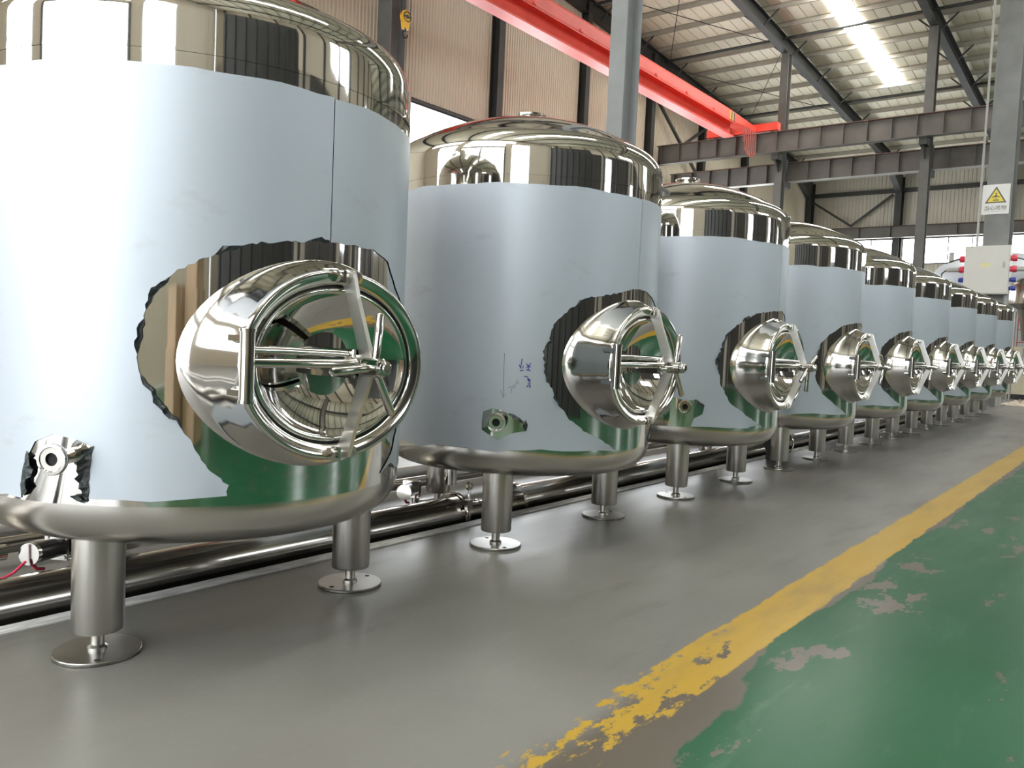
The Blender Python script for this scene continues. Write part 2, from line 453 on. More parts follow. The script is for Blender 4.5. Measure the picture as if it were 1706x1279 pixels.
# ---- aisle-side wall
wall_aisle = struct(MB().box(XB, XF, YN - 0.25, YN - 0.08, 0, 16).build('wall_aisle_side', 'wall_sheet', smooth=False))
AW = random.Random(11)
pa = {q: cladding(0.95, 6.6, q, 4) for q in ('aisle_dark', 'aisle_mid', 'aisle_light')}  # unseen panels, tones made up for streaky tank reflections and less fill light
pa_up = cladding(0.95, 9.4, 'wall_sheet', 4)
x = XB
while x < XF:
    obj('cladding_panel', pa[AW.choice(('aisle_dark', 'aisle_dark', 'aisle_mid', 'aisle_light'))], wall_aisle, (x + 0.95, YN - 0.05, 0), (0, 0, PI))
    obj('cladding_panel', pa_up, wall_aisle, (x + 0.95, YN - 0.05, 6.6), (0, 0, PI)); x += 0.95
for q in range(3):  # unseen clerestory panes, added to brighten the roof
    x0 = -4.5 + 16 * q
    pane_window('window_%d' % k, (x0 + 5.6, YN + 0.02, 7.6), (-1, 0, 0), 5.6, 2.0, 5, 1); k += 1
for q in range(4):  # unseen lower panes, added as fill light for the tank fronts
    x0 = -3.0 + 9.5 * q
    pane_window('window_%d' % k, (x0 + 1.6, YN + 0.02, 3.2), (-1, 0, 0), 1.6, 2.4, 2, 2); k += 1
for q in range(14):                      # unseen posts, added as dark streaks for the tank mirrors
    xc = -5 + 3.6 * q
    m = MB(); ibeam(m, (xc, YN + 1.2, 0), (xc, YN + 1.2, zr(xc)), 0.34, 0.26, 0.018, 0.012, (1, 0, 0))
    m.build('wall_column', 'rafter_dark', wall_aisle, smooth=False)
# dark steel partition on the other side of the aisle, out of frame, seen in the tank mirrors
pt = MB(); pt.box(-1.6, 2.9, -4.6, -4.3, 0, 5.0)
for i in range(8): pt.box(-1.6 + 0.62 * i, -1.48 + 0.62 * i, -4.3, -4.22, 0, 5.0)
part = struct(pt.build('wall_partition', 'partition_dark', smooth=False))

# ---- roof: sheets, purlins, rafters, skylights
cl = MB()
for (xa, xb2) in ((XB, RIDGE), (RIDGE, XF)):
    za, zb = zr(xa) + SHEET + 0.12, zr(xb2) + SHEET + 0.12
    cl.add([(xa, YN, za), (xb2, YN, zb), (xb2, YW, zb), (xa, YW, za)], [(0, 1, 2, 3)])
ceiling = struct(cl.build('ceiling', 'roof_sheet', smooth=False))
SKY = [(8.72, 9.50, 21.5, 36.0), (-1.2, -0.4, 14, 36.0), (-1.2, -0.4, -4, 9.0), (3.6, 4.4, -5, 2.5)]
def roof_panel(x0, x1, y0, w, name, mat, parent, lift=0.0):
    """one roof sheet: pan with a proud seam on its edge"""
    za, zb = zr(x0) + SHEET + lift, zr(x1) + SHEET + lift
    prof = [(0, 0), (w - 0.034, 0), (w - 0.028, 0.016), (w - 0.010, 0.016), (w - 0.006, 0)]
    vs = [(x0, y0 + a, za + c) for a, c in prof] + [(x1, y0 + a, zb + c) for a, c in prof]
    n = len(prof)
    return MB().add(vs, [(i, i + 1, i + 1 + n, i + n) for i in range(n - 1)]).build(name, mat, parent, smooth=False)
y = YN
PWD = 0.41
while y < YW:
    for (xa, xb2) in ((XB, RIDGE), (RIDGE, XF)):
        roof_panel(xa, xb2, y, PWD, 'roof_sheet', 'roof_sheet', ceiling)
    y += PWD
for (y0, y1, xa, xb2) in SKY:
    za, zb = zr(xa) + SHEET - 0.02, zr(xb2) + SHEET - 0.02
    m = MB(); m.prism([(xa, y0, za), (xb2, y0, zb), (xb2, y1, zb), (xa, y1, za)], (0, 0, 0.012))
    m.build('skylight', 'skylight_sheet', ceiling, smooth=False)
# purlins
x = XF - 0.6
while x > XB + 0.3:
    z = zr(x) + 0.5
    m = MB(); m.box(x - 0.035, x + 0.035, YN, YW, z, z + 0.012); m.box(x - 0.008, x + 0.008, YN, YW, z, z + 0.17); m.box(x - 0.035, x + 0.035, YN, YW, z + 0.158, z + 0.17)
    m.build('purlin', 'purlin_grey', ceiling, smooth=False)
    x -= 1.42
# rafters with fly braces
for yy in FRY:
    m = MB()
    for (xa, xb2) in ((XB, RIDGE), (RIDGE, XF - 0.3)):
        ibeam(m, (xa, yy, zr(xa) + 0.25), (xb2, yy, zr(xb2) + 0.25), 0.5, 0.26, 0.02, 0.014)
    m.build('rafter', 'rafter_dark', ceiling, smooth=False)
    x = XF - 3.44
    while x > 14:
        for s in (-1, 1):
            MB().bar((x, yy + 0.1 * s, zr(x) + 0.05), (x, yy + 0.62 * s, zr(x) + 0.52), 0.05, 0.05).build('fly_brace', 'rafter_dark', ceiling, smooth=False)
        x -= 2.84
# tie pipes and rods
for x in (29.6, 24.2, 36.8):
    MB().tube([(x, YN, zr(x) + 0.40), (x, YW, zr(x) + 0.40)], 0.055, 8).build('tie_pipe', 'rafter_dark', ceiling)
for (x0, y0, x1, y1) in ((22, 11.5, 30, 16.2), (22, 16.2, 30, 11.5), (30, 11.5, 38, 16.2), (30, 16.2, 38, 11.5)):
    MB().tube([(x0, y0, zr(x0) + 0.3), (x1, y1, zr(x1) + 0.3)], 0.014, 6).build('tie_rod', 'rafter_dark', ceiling)

# ================================================================== columns, girders, crane
def h_column(name, label, x0, x1, y0, y1, ztop, mat='column_grey', web='X'):
    t = thing(name, label, 'column', ((x0 + x1) / 2, (y0 + y1) / 2, 0))
    hx, hy = (x1 - x0) / 2, (y1 - y0) / 2
    m = MB(); tf = 0.022
    if web == 'X':            # flanges are the -X and +X faces
        m.box(-hx, -hx + tf, -hy, hy, 0.02, ztop); m.box(hx - tf, hx, -hy, hy, 0.02, ztop); m.box(-hx + tf, hx - tf, -0.008, 0.008, 0.02, ztop)
    else:
        m.box(-hx, hx, -hy, -hy + tf, 0.02, ztop); m.box(-hx, hx, hy - tf, hy, 0.02, ztop); m.box(-0.008, 0.008, -hy + tf, hy - tf, 0.02, ztop)
    m.build('shaft', mat, t, smooth=False)
    MB().box(-hx - 0.08, hx + 0.08, -hy - 0.08, hy + 0.08, 0, 0.02).build('base_plate', mat, t, smooth=False)
    return t
c1017 = h_column('steel_column', 'dark grey steel column rising right behind the second tank dome', 9.0, 9.37, 5.49, 5.72, zr(9.2) + 0.3, 'column_pale')
cA = h_column('steel_column', 'far steel column carrying the crane girders beside the red end carriage', 29.85, 30.20, 11.25, 11.53, zr(30), 'column_dark')
cB = h_column('steel_column', 'far steel column left of the warning sign, under the roof skylight', 29.85, 30.20, 6.31, 6.60, zr(30), 'column_dark')
cC = h_column('steel_column', 'tall steel column at the end wall beside the hanging hook', 14.55, 15.08, 15.86, 16.36, zr(14.8) + 0.4, 'column_pale')
m = MB(); m.bar((-0.29, 0.05, 8.05), (-0.29, 0.24, 7.55), 0.05, 0.05); m.bar((-0.29, 0.16, 7.78), (-0.26, -0.06, 7.72), 0.04, 0.04)
m.build('slanted_bracket', 'rafter_dark', cC, smooth=False)
for cc in (cA, cB):
    m = MB(); m.box(-0.62, -0.17, -0.12, 0.12, 7.86, 8.10); m.prism([(-0.62, -0.02, 7.87), (-0.17, -0.02, 7.87), (-0.17, -0.02, 7.45)], (0, 0.04, 0))
    m.box(0.17, 0.78, -0.14, 0.14, 7.0, 7.22); m.box(0.16, 0.36, -0.15, 0.15, 7.22, 8.0)
    m.build('girder_bracket', 'rafter_dark', cc, smooth=False)
sgn = h_column('steel_column', 'wide grey steel column carrying the yellow warning sign and white cabinet', 18.5, 19.05, 2.40, 2.84, zr(18.7) + 0.3, 'column_grey')

def girder(label, x, zt, h, w, y0, y1, step_, top_mat='girder_rust', bot_mat='girder_grey'):
    t = thing('runway_girder', label, 'girder', (x, 0, 0), 0, None)
    MB().box(-0.008, 0.008, y0, y1, zt - h + 0.02, zt - 0.02).build('web', 'girder_grey', t, smooth=False)
    MB().box(-w / 2, w / 2, y0, y1, zt - 0.022, zt).build('top_flange', top_mat, t, smooth=False)
    MB().box(-w / 2, w / 2, y0, y1, zt - h, zt - h + 0.022).build('bottom_flange', bot_mat, t, smooth=False)
    me = MB().box(-w / 2 + 0.01, w / 2 - 0.01, -0.006, 0.006, zt - h + 0.022, zt - 0.022).mesh('stiffener', 'girder_grey', smooth=False)
    yy = y0 + 0.4
    while yy < y1:
        obj('stiffener', me, t, (0, yy, 0)); yy += step_
    MB().box(-0.03, 0.03, y0, y1, zt, zt + 0.03).build('crane_rail', 'girder_rust', t, smooth=False)
    return t
girder('upper crane runway girder with rusty top rail under the red crane end', 29.45, 8.84, 0.74, 0.30, 0.0, 16.2, 0.78)
girder('lower second crane runway girder running just behind the upper one', 30.66, 7.95, 0.73, 0.30, 0.0, 16.2, 0.78, bot_mat='conduit_grey')
girder('far runway girder with red top edge above the bright windows', 47.05, 7.82, 0.60, 0.28, -8, 15.9, 1.6)
girder('near crane runway girder overhead above the first tanks', 9.62, 8.84, 0.74, 0.30, -8, 16.2, 1.02)

# ---- red overhead crane
cr = thing('overhead_crane', 'red single girder overhead crane spanning under the roof', 'crane', (20, 12.3, 8.84))
def cz(z): return z - 8.84
xl, xr = 9.4 - 20, 29.3 - 20
m = MB()
ya, yb2 = -0.20, 0.20
sec = [(ya + 0.0, 8.74), (ya - 0.02, 8.80), (ya - 0.02, 9.10), (ya + 0.06, 9.20), (yb2 - 0.06, 9.20), (yb2 + 0.02, 9.10), (yb2 + 0.02, 8.80), (yb2, 8.74)]
def loft(mb, secs):
    n = len(secs[0][1]); vs = []; fs = []
    for xx, s in secs: vs += [(xx, a, cz(c)) for a, c in s]
    for i in range(len(secs) - 1):
        for k2 in range(n): fs.append((i * n + k2, i * n + (k2 + 1) % n, (i + 1) * n + (k2 + 1) % n, (i + 1) * n + k2))
    fs.append(tuple(range(n))); fs.append(tuple((len(secs) - 1) * n + k2 for k2 in range(n)))
    mb.add(vs, fs)
tap = [(a, 8.86 + (c - 8.74) * 0.55) for a, c in sec]
loft(m, [(xl, tap), (xl + 1.9, sec), (xr - 2.4, sec), (xr, tap)])
m.build('box_girder', 'crane_red', cr, smooth=False)
m = MB(); m.box(xl + 1.3, xr - 1.9, -0.02, 0.02, cz(8.36), cz(8.76)); m.build('lower_web', 'crane_red', cr, smooth=False)
m = MB(); m.box(xl + 1.3, xr - 1.9, -0.19, 0.19, cz(8.31), cz(8.345)); m.build('trolley_flange', 'crane_red', cr, smooth=False)
m = MB(); m.box(xl + 1.3, xr - 1.9, -0.235, -0.19, cz(8.735), cz(8.765)); m.build('edge_angle', 'crane_red', cr, smooth=False)
lug = MB().box(-0.05, 0.05, -0.03, 0.0, 0, 0.07).mesh('side_lug', 'crane_red', smooth=False)
for i in range(7): obj('side_lug', lug, cr, (xl + 4.2 + 2.0 * i, -0.222, cz(8.80)))
for xx, nm in ((xr + 0.12, 'end_carriage'), (xl - 0.12, 'end_carriage')):
    m = MB(); m.box(xx - 0.16, xx + 0.16, -1.0, 1.75, cz(8.89), cz(9.17))
    e = m.build(nm, 'crane_red', cr, smooth=False)
    for yy in (-0.75, 1.45): MB().lathe([(0.0, -0.05), (0.12, -0.05), (0.12, 0.05), (0.0, 0.05)], 20, 'X', (xx, yy, cz(8.99))).build('wheel', 'rafter_dark', e)
m = MB(); m.lathe([(0, -0.22), (0.10, -0.22), (0.13, -0.16), (0.13, 0.16), (0.10, 0.22), (0, 0.22)], 20, 'X', (xr - 0.18, 0.92, cz(9.02))); m.box(xr - 0.3, xr - 0.06, 0.75, 1.1, cz(8.82), cz(8.92))
m.build('travel_motor', 'motor_green', cr)
m = MB(); m.box(xr + 0.02, xr + 0.16, -0.50, -0.28, cz(8.92), cz(9.12)); m.build('drive_box', 'motor_green', cr, smooth=False)
for i, nm in enumerate(('crane_yellow', 'black_paint', 'crane_yellow', 'black_paint')):
    xs = xr - 2.42 + 0.10 * i
    m = MB(); m.box(xs, xs + 0.10, -0.228, -0.221, cz(8.80), cz(9.10)); m.build('warning_stripe', nm, cr, smooth=False)
for i in range(7):
    x0 = xr - 1.35 + 0.17 * i; dpt = [0.55, 0.85, 0.95, 1.0, 1.0, 0.95, 0.85][i]
    pts = [(x0, -0.25, cz(8.86)), (x0 + 0.01, -0.27, cz(8.86) - dpt * 0.7), (x0 + 0.05, -0.27, cz(8.86) - dpt * 0.95), (x0 + 0.10, -0.27, cz(8.86) - dpt), (x0 + 0.15, -0.27, cz(8.86) - dpt * 0.95), (x0 + 0.19, -0.27, cz(8.86) - dpt * 0.7), (x0 + 0.20, -0.25, cz(8.86))]
    MB().tube(pts, 0.013, 6).build('festoon_cable', 'festoon_red', cr)
hx = 11.68 - 20
m = MB(); m.box(hx - 0.35, hx + 0.35, -0.32, 0.32, cz(8.05), cz(8.29)); m.lathe([(0, -0.35), (0.2, -0.35), (0.2, 0.35), (0, 0.35)], 20, 'X', (hx, 0, cz(7.98)))
m.build('hoist', 'crane_red', cr)
# hook block
hk = thing('crane_hook_block', 'yellow pulley block with dark hook hanging from the crane', 'hook', (11.68, 12.3, 6.86))
m = MB(); m.lathe([(0, -0.045), (0.10, -0.045), (0.135, -0.03), (0.135, 0.03), (0.10, 0.045), (0, 0.045)], 24, 'Y', (0, 0, 0.40))
m.prism([(-0.10, -0.05, 0.38), (0.10, -0.05, 0.38), (0.06, -0.05, 0.16), (-0.06, -0.05, 0.16)], (0, 0.10, 0)); m.build('pulley_housing', 'crane_yellow', hk)
m = MB(); m.lathe([(0.085, -0.055), (0.105, -0.055), (0.105, 0.055), (0.085, 0.055)], 24, 'Y', (0, 0, 0.40), closed=True); m.lathe([(0, -0.06), (0.04, -0.06), (0.04, 0.06), (0, 0.06)], 12, 'Y', (0, 0, 0.40))
m.box(-0.11, 0.11, -0.058, -0.052, 0.385, 0.415); m.build('pulley_sheave', 'black_paint', hk)
pts = [(0, 0, 0.18), (0, 0, 0.13)] + [(p.x, 0, p.z) for p in arc((0.0, 0, 0.055), 0.062, PI / 2 + 0.1, 2 * PI + 0.35, 14)]
m = MB(); m.tube(pts, 0.02, 8, rs=[0.02, 0.02] + [0.022 + 0.006 * math.sin(PI * i / 14) - 0.012 * (i / 14) for i in range(15)]); m.build('hook', 'black_paint', hk)
for s in (-0.13, 0.13):
    MB().tube([(s, 0, 0.40), (s, 0, 0.915)], 0.008, 6).build('rope', 'black_paint', hk)

# ---- warning sign and control cabinet on the wide column
sg = thing('warning_sign', 'white sign with yellow hoisting hazard triangle on grey column', 'sign', (18.485, 2.665, 3.76))
R3 = Matrix.Rotation(-0.02, 3, 'X')
# sign plane is local YZ facing -X; local u (rightwards as seen) = -Y
def sp(u, w, d=0.0): return Vector((-d, -u, w))
m = MB(); m.box(-0.006, 0.012, -0.235, 0.235, 0, 0.58); m.build('sign_plate', 'sign_white', sg, smooth=False)
def tri(cu, cw, r): return [(cu + r * math.cos(a), cw + r * math.sin(a)) for a in (PI / 2, PI / 2 + 2 * PI / 3, PI / 2 + 4 * PI / 3)]
m = MB(); m.prism([sp(u, w, 0.0065) for u, w in tri(0, 0.325, 0.215)], (-0.002, 0, 0)); m.build('triangle_border', 'sign_brown', sg, smooth=False)
m = MB(); m.prism([sp(u, w, 0.009) for u, w in tri(0, 0.325, 0.165)], (-0.002, 0, 0)); m.build('triangle_field', 'sign_yellow', sg, smooth=False)
m = MB(); dd = 0.0115
def srect(u0, u1, w0, w1): m.prism([sp(u0, w0, dd), sp(u1, w0, dd), sp(u1, w1, dd), sp(u0, w1, dd)], (-0.001, 0, 0))
srect(-0.05, 0.05, 0.262, 0.283); srect(-0.009, 0.009, 0.305, 0.32)
m.prism([sp(0, 0.375, dd), sp(-0.075, 0.328, dd), sp(-0.06, 0.322, dd), sp(0, 0.345, dd)], (-0.001, 0, 0))
m.prism([sp(0, 0.345, dd), sp(0.06, 0.322, dd), sp(0.075, 0.328, dd), sp(0, 0.375, dd)], (-0.001, 0, 0))
srect(-0.02, 0.02, 0.33, 0.345); srect(-0.006, 0.006, 0.37, 0.42); srect(-0.022, 0.022, 0.395, 0.405)
m.build('hoist_pictogram', 'sign_brown', sg, smooth=False)
def text_mesh(name, body, size, mat, parent, loc, rot):
    cu = bpy.data.curves.new(name, 'FONT'); cu.body = body; cu.size = size; cu.align_x = 'CENTER'; cu.extrude = 0.001; cu.resolution_u = 3
    tmp = bpy.data.objects.new(name, cu); COL.objects.link(tmp)
    bpy.context.view_layer.update()
    me = bpy.data.meshes.new_from_object(tmp.evaluated_get(bpy.context.evaluated_depsgraph_get()))
    bpy.data.objects.remove(tmp)
    me.materials.clear(); me.materials.append(MATS[mat])
    return obj(name, me, parent, loc, rot)
text_mesh('lettering', '\u5f53\u5fc3\u540a\u7269', 0.098, 'sign_brown', sg, (-0.0085, 0, 0.085), (PI / 2, 0, -PI / 2))
m = MB(); m.prism([sp(-0.19, 0.052, 0.0065), sp(0.19, 0.052, 0.0065), sp(0.19, 0.058, 0.0065), sp(-0.19, 0.058, 0.0065)], (-0.001, 0, 0)); m.build('small_print', 'conduit_grey', sg, smooth=False)

cb = thing('electrical_cabinet', 'cream white electrical cabinet with red and blue side sockets', 'cabinet', (18.32, 2.695, 2.18))
m = MB(); m.box(-0.13, 0.165, -0.385, 0.385, 0, 0.935); m.build('housing', 'cabinet_white', cb, smooth=False)
m = MB(); m.box(-0.155, -0.132, -0.375, 0.375, 0.01, 0.925); dro = m.build('cabinet_door', 'cabinet_white', cb, smooth=False)
m = MB(); m.lathe([(0, -0.175), (0.018, -0.175), (0.018, -0.155), (0, -0.155)], 14, 'X', (0, -0.29, 0.60)); m.box(-0.17, -0.155, -0.315, -0.275, 0.50, 0.58); m.build('door_lock', 'conduit_grey', dro)
m = MB(); m.box(-0.157, -0.154, -0.06, 0.10, 0.52, 0.60); m.build('yellow_sticker', 'sticker_cream', dro, smooth=False)
for s in (-1, 1):
    for zc, mt, r in ((0.70, 'socket_red', 0.065), (0.49, 'socket_red', 0.065), (0.285, 'socket_blue', 0.048), (0.12, 'socket_blue', 0.048)):
        m = MB(); m.lathe([(0, 0.0), (r * 0.8, 0.0), (r * 0.8, 0.03 * 1), (r, 0.035), (r, 0.085), (r * 0.85, 0.11), (0, 0.11)], 18, 'Y')
        so = m.build('socket', mt, cb); so.location = (0.02, 0.385 * s, zc)
        if s < 0: so.rotation_euler = (0, 0, PI)
for s in (-1, 1):
    MB().tube([(0.02, s * 0.49, 0.49), (0.02, s * 0.72, 0.49)], 0.045, 12).build('socket_plug', 'conduit_grey', cb)
    MB().tube([(0.02, s * 0.47, 0.71), (0.0, s * 0.62, 0.66), (0.02, s * 0.74, 0.62)], 0.012, 6).build('plug_cable', 'cable_black', cb)
    MB().tube([(0.02, s * 0.72, 0.49), (0.02, s * 0.80, 0.42), (0.03, s * 0.84, 0.1), (0.03, s * 0.84, -0.4)], 0.013, 6).build('plug_cable', 'cable_black', cb)
tag(MB().tube([(18.47, 2.93, 3.12), (18.47, 2.93, 11.6)], 0.022, 8).build('conduit', 'conduit_grey'), 'thin grey conduit running up the column from the cabinet', 'conduit')
tag(MB().tube([(18.40, 2.355, 0.0), (18.40, 2.355, 2.17)], 0.05, 10).build('conduit', 'conduit_grey'), 'grey conduit below the white electrical cabinet', 'conduit')

# ================================================================== the tank row
S, X0, YT, R = 1.7, 1.4714, 2.4508, 0.648
MC = Vector((-0.03, 0, 0.805))        # manway centre, local
def ell(a, b, y, n=72, base=None, rot=0):
    out = []
    for k in range(n):
        t = 2 * PI * k / n; x = MC.x + a * math.cos(t); z = MC.z + b * math.sin(t)
        yy = y if base is None else -math.sqrt(max(0, (R + base) ** 2 - x * x))
        out.append((x, yy, z))
    return out
def rings(mb, rl, close_last=False):
    n = len(rl[0]); vs = [p for r in rl for p in r]; fs = []
    for i in range(len(rl) - 1):
        for k in range(n): fs.append((i * n + k, i * n + (k + 1) % n, (i + 1) * n + (k + 1) % n, (i + 1) * n + k))
    if close_last: fs.append(tuple((len(rl) - 1) * n + k for k in range(n)))
    mb.add(vs, fs); return mb

ME = {}
# shell + heads
ME['shell'] = MB().lathe([(R, 0.432), (R, 1.0), (R, 1.572)], 128)
prof = [(R, 1.655)]
KR, KC = 0.115, 1.668                  # knuckle radius, start of the knuckle
for i in range(13):
    t = 66 * D2R * i / 12
    prof.append((R - KR + KR * math.cos(t), KC + KR * math.sin(t)))
rk, zk = prof[-1]
for i in range(1, 21):
    q = 1 - i / 20
    prof.append((rk * q, 1.940 - (1.940 - zk) * (q ** 2.0)))
ME['top'] = MB().lathe([(R + 0.0015, 1.567), (R + 0.0015, 1.577)] + prof, 128)
pb_ = [(R, 0.432)]
for i in range(1, 15):
    t = PI / 2 * i / 14
    pb_.append((0.535 + (R - 0.535) * math.cos(t), 0.432 - 0.118 * math.sin(t)))
pb_ += [(0.40, 0.296), (0.22, 0.280), (0.0, 0.274)]
ME['bottom'] = MB().lathe(list(reversed(pb_)), 128)
# fix caps: heads are open lathes, no caps needed
def strip_caps(mb): mb.f = [f for f in mb.f if len(f) <= 4]; return mb
for k2 in ('shell', 'top', 'bottom'): strip_caps(ME[k2])
M_SHELL = ME['shell'].mesh('shell', 'mirror_steel'); M_TOP = ME['top'].mesh('top_dome', 'mirror_steel', ang=50); M_BOT = ME['bottom'].mesh('bottom_head', 'satin_steel', ang=50)
M_NOZ = MB().lathe([(0.048, 1.90), (0.048, 1.955), (0.075, 1.962), (0.078, 1.966), (0.078, 1.974), (0.075, 1.976), (0.0, 1.976)], 40).mesh('top_nozzle', 'polished_steel')
M_LEG = MB().lathe([(0.0, 0.066), (0.064, 0.066), (0.066, 0.072), (0.066, 0.36), (0, 0.36)], 40).mesh('leg', 'brushed_steel')
M_STEM = MB().lathe([(0.0, 0.009), (0.026, 0.009), (0.026, 0.018), (0.018, 0.024), (0.018, 0.07), (0, 0.07)], 20).mesh('adjuster_stem', 'brushed_steel')
fp = MB().lathe([(0.0, 0.0), (0.108, 0.0), (0.111, 0.002), (0.111, 0.008), (0.109, 0.0105), (0.0, 0.0105)], 56)
M_FOOT = fp.mesh('foot_plate', 'foot_steel')
M_HOLE = MB().lathe([(0.0, 0.0106), (0.0085, 0.0106), (0.0085, 0.0112), (0.0, 0.0112)], 12).mesh('bolt_hole_shade', 'shade_black')  # flat black disc, paints the shade of a hole on the plate
# manway neck
nk = MB()
rl = [ell(0.355, 0.283, 0, base=0.001), ell(0.349, 0.278, 0, base=0.006), ell(0.338, 0.271, 0, base=0.022)]
b0 = rl[-1]; fr = ell(0.311, 0.257, -0.708)
for q in (0.33, 0.66): rl.append([tuple(Vector(p) * (1 - q) + Vector(p2) * q) for p, p2 in zip(b0, fr)])
rl += [fr, ell(0.3105, 0.2565, -0.722), ell(0.308, 0.254, -0.729), ell(0.303, 0.2495, -0.732), ell(0.296, 0.2425, -0.731), ell(0.284, 0.2295, -0.727), ell(0.2735, 0.2185, -0.722), ell(0.270, 0.2145, -0.718), ell(0.269, 0.2130, -0.708), ell(0.269, 0.2130, -0.66)]
M_NECK = rings(nk, rl).mesh('manway_neck', 'polished_steel', ang=60)
M_GASK = rings(MB(), [ell(0.2685, 0.2125, -0.700), ell(0.2685, 0.2125, -0.713), ell(0.2620, 0.2060, -0.713), ell(0.2620, 0.2060, -0.700)]).mesh('gasket', 'gasket_black')
dl = [ell(0.2655, 0.2095, -0.690), ell(0.2640, 0.2080, -0.712), ell(0.2600, 0.2040, -0.717), ell(0.2530, 0.1970, -0.716), ell(0.2480, 0.1910, -0.711), ell(0.244, 0.187, -0.706)]
for q in range(1, 13):
    s = 1 - q / 13; dl.append(ell(0.244 * s, 0.187 * s, -0.706 + 0.075 * (1 - s * s)))
M_DOOR = rings(MB(), dl, True).mesh('manway_door', 'mirror_steel', ang=60)
# weld tear: strip of leftover film on the neck
# hinge on the left of the neck
hg = MB(); hxp, hyp = MC.x - 0.303, -0.752
hg.tube([(hxp, hyp, 0.722), (hxp, hyp, 0.886)], 0.0185, 20); hg.tube([(hxp, hyp, 0.714), (hxp, hyp, 0.722)], 0.021, 20); hg.tube([(hxp, hyp, 0.886), (hxp, hyp, 0.893)], 0.021, 20)
M_HINGE = hg.mesh('hinge_pin', 'polished_steel')
M_HBR = MB().box(hxp - 0.014, hxp + 0.004, -0.752, -0.690, -0.0075, 0.0075).mesh('hinge_bracket', 'polished_steel', smooth=False)
cx, cy_ = MC.x - 0.005, -0.795
ar = MB(); ar.tube([(hxp, hyp, 0.842), (hxp + 0.09, hyp - 0.012, 0.842), (cx - 0.06, cy_ + 0.01, 0.838), (cx - 0.01, cy_, 0.835)], 0.0105, 14)
ar.tube([(hxp, hyp, 0.812), (hxp + 0.09, hyp - 0.020, 0.812), (cx - 0.06, cy_ - 0.008, 0.812), (cx - 0.01, cy_ - 0.01, 0.815)], 0.0125, 14)
M_ARM = ar.mesh('hinge_arm', 'polished_steel')
bl = MB(); bl.box(cx - 0.03, cx + 0.03, -0.80, -0.66, 0.790, 0.800); bl.box(cx - 0.026, cx - 0.012, -0.81, -0.64, 0.775, 0.850); bl.box(cx + 0.012, cx + 0.026, -0.81, -0.64, 0.775, 0.850)
bl.tube([(cx - 0.04, -0.79, 0.828), (cx + 0.04, -0.79, 0.828)], 0.009, 12); bl.tube([(MC.x, -0.62, 0.805), (MC.x, -0.86, 0.805)], 0.011, 14)
M_CLEV = bl.mesh('door_clevis', 'polished_steel')
# yoke: two flat arms in the YZ plane
def yoke_arm(sgn_):
    pts = [(-0.716, 0.246), (-0.738, 0.257), (-0.762, 0.246), (-0.782, 0.180), (-0.842, 0.028), (-0.842, -0.002), (-0.802, -0.002), (-0.796, 0.030), (-0.742, 0.180), (-0.718, 0.222)]
    return MB().prism([(MC.x + 0.005, y_, MC.z + sgn_ * z_) for y_, z_ in pts], (0.013, 0, 0))
M_YU = yoke_arm(1).mesh('yoke_arm', 'yoke_steel', smooth=False); M_YL = yoke_arm(-1).mesh('yoke_arm', 'yoke_steel', smooth=False)
def pivot(sgn_):
    m_ = MB(); z_ = MC.z + sgn_ * 0.236
    m_.tube([(MC.x - 0.030, -0.735, z_), (MC.x + 0.048, -0.735, z_)], 0.010, 14); m_.tube([(MC.x - 0.036, -0.735, z_), (MC.x - 0.026, -0.735, z_)], 0.016, 6); m_.tube([(MC.x + 0.040, -0.735, z_), (MC.x + 0.050, -0.735, z_)], 0.016, 6)
    for s in (-0.018, 0.026): m_.box(MC.x + s, MC.x + s + 0.010, -0.752, -0.715, z_ - 0.016, z_ + 0.016)
    return m_
M_PU = pivot(1).mesh('pivot_bolt', 'polished_steel'); M_PL = pivot(-1).mesh('pivot_bolt', 'polished_steel')
M_HUB = MB().lathe([(0.0, -0.902), (0.013, -0.902), (0.014, -0.897), (0.020, -0.895), (0.021, -0.889), (0.021, -0.882), (0.025, -0.879), (0.0255, -0.822), (0.020, -0.815), (0.020, -0.780), (0.016, -0.775), (0, -0.775)], 28, 'Y').mesh('hub', 'polished_steel')
M_HBAR = MB().tube([(0, 0, 0.015), (0, 0, 0.138), (0, 0, 0.143)], 0.0115, 14, rs=[0.0105, 0.0120, 0.009]).mesh('handle_bar', 'polished_steel')
# side nozzle at -149 deg
na = -149 * D2R
M_SN = strip_caps(MB().lathe([(0.019, R - 0.02), (0.019, R + 0.035), (0.026, R + 0.052), (0.038, R + 0.056), (0.040, R + 0.060), (0.040, R + 0.066), (0.038, R + 0.069), (0.031, R + 0.0695), (0.029, R + 0.067), (0.016, R + 0.067), (0.0155, R + 0.02)], 36, 'X')).mesh('side_nozzle', 'polished_steel')
M_SNB = MB().lathe([(0.0, R + 0.045), (0.0155, R + 0.045), (0.0155, R + 0.060), (0.0, R + 0.060)], 24, 'X').mesh('bore_shade', 'shade_black')  # black plug, paints the shade inside the open nozzle

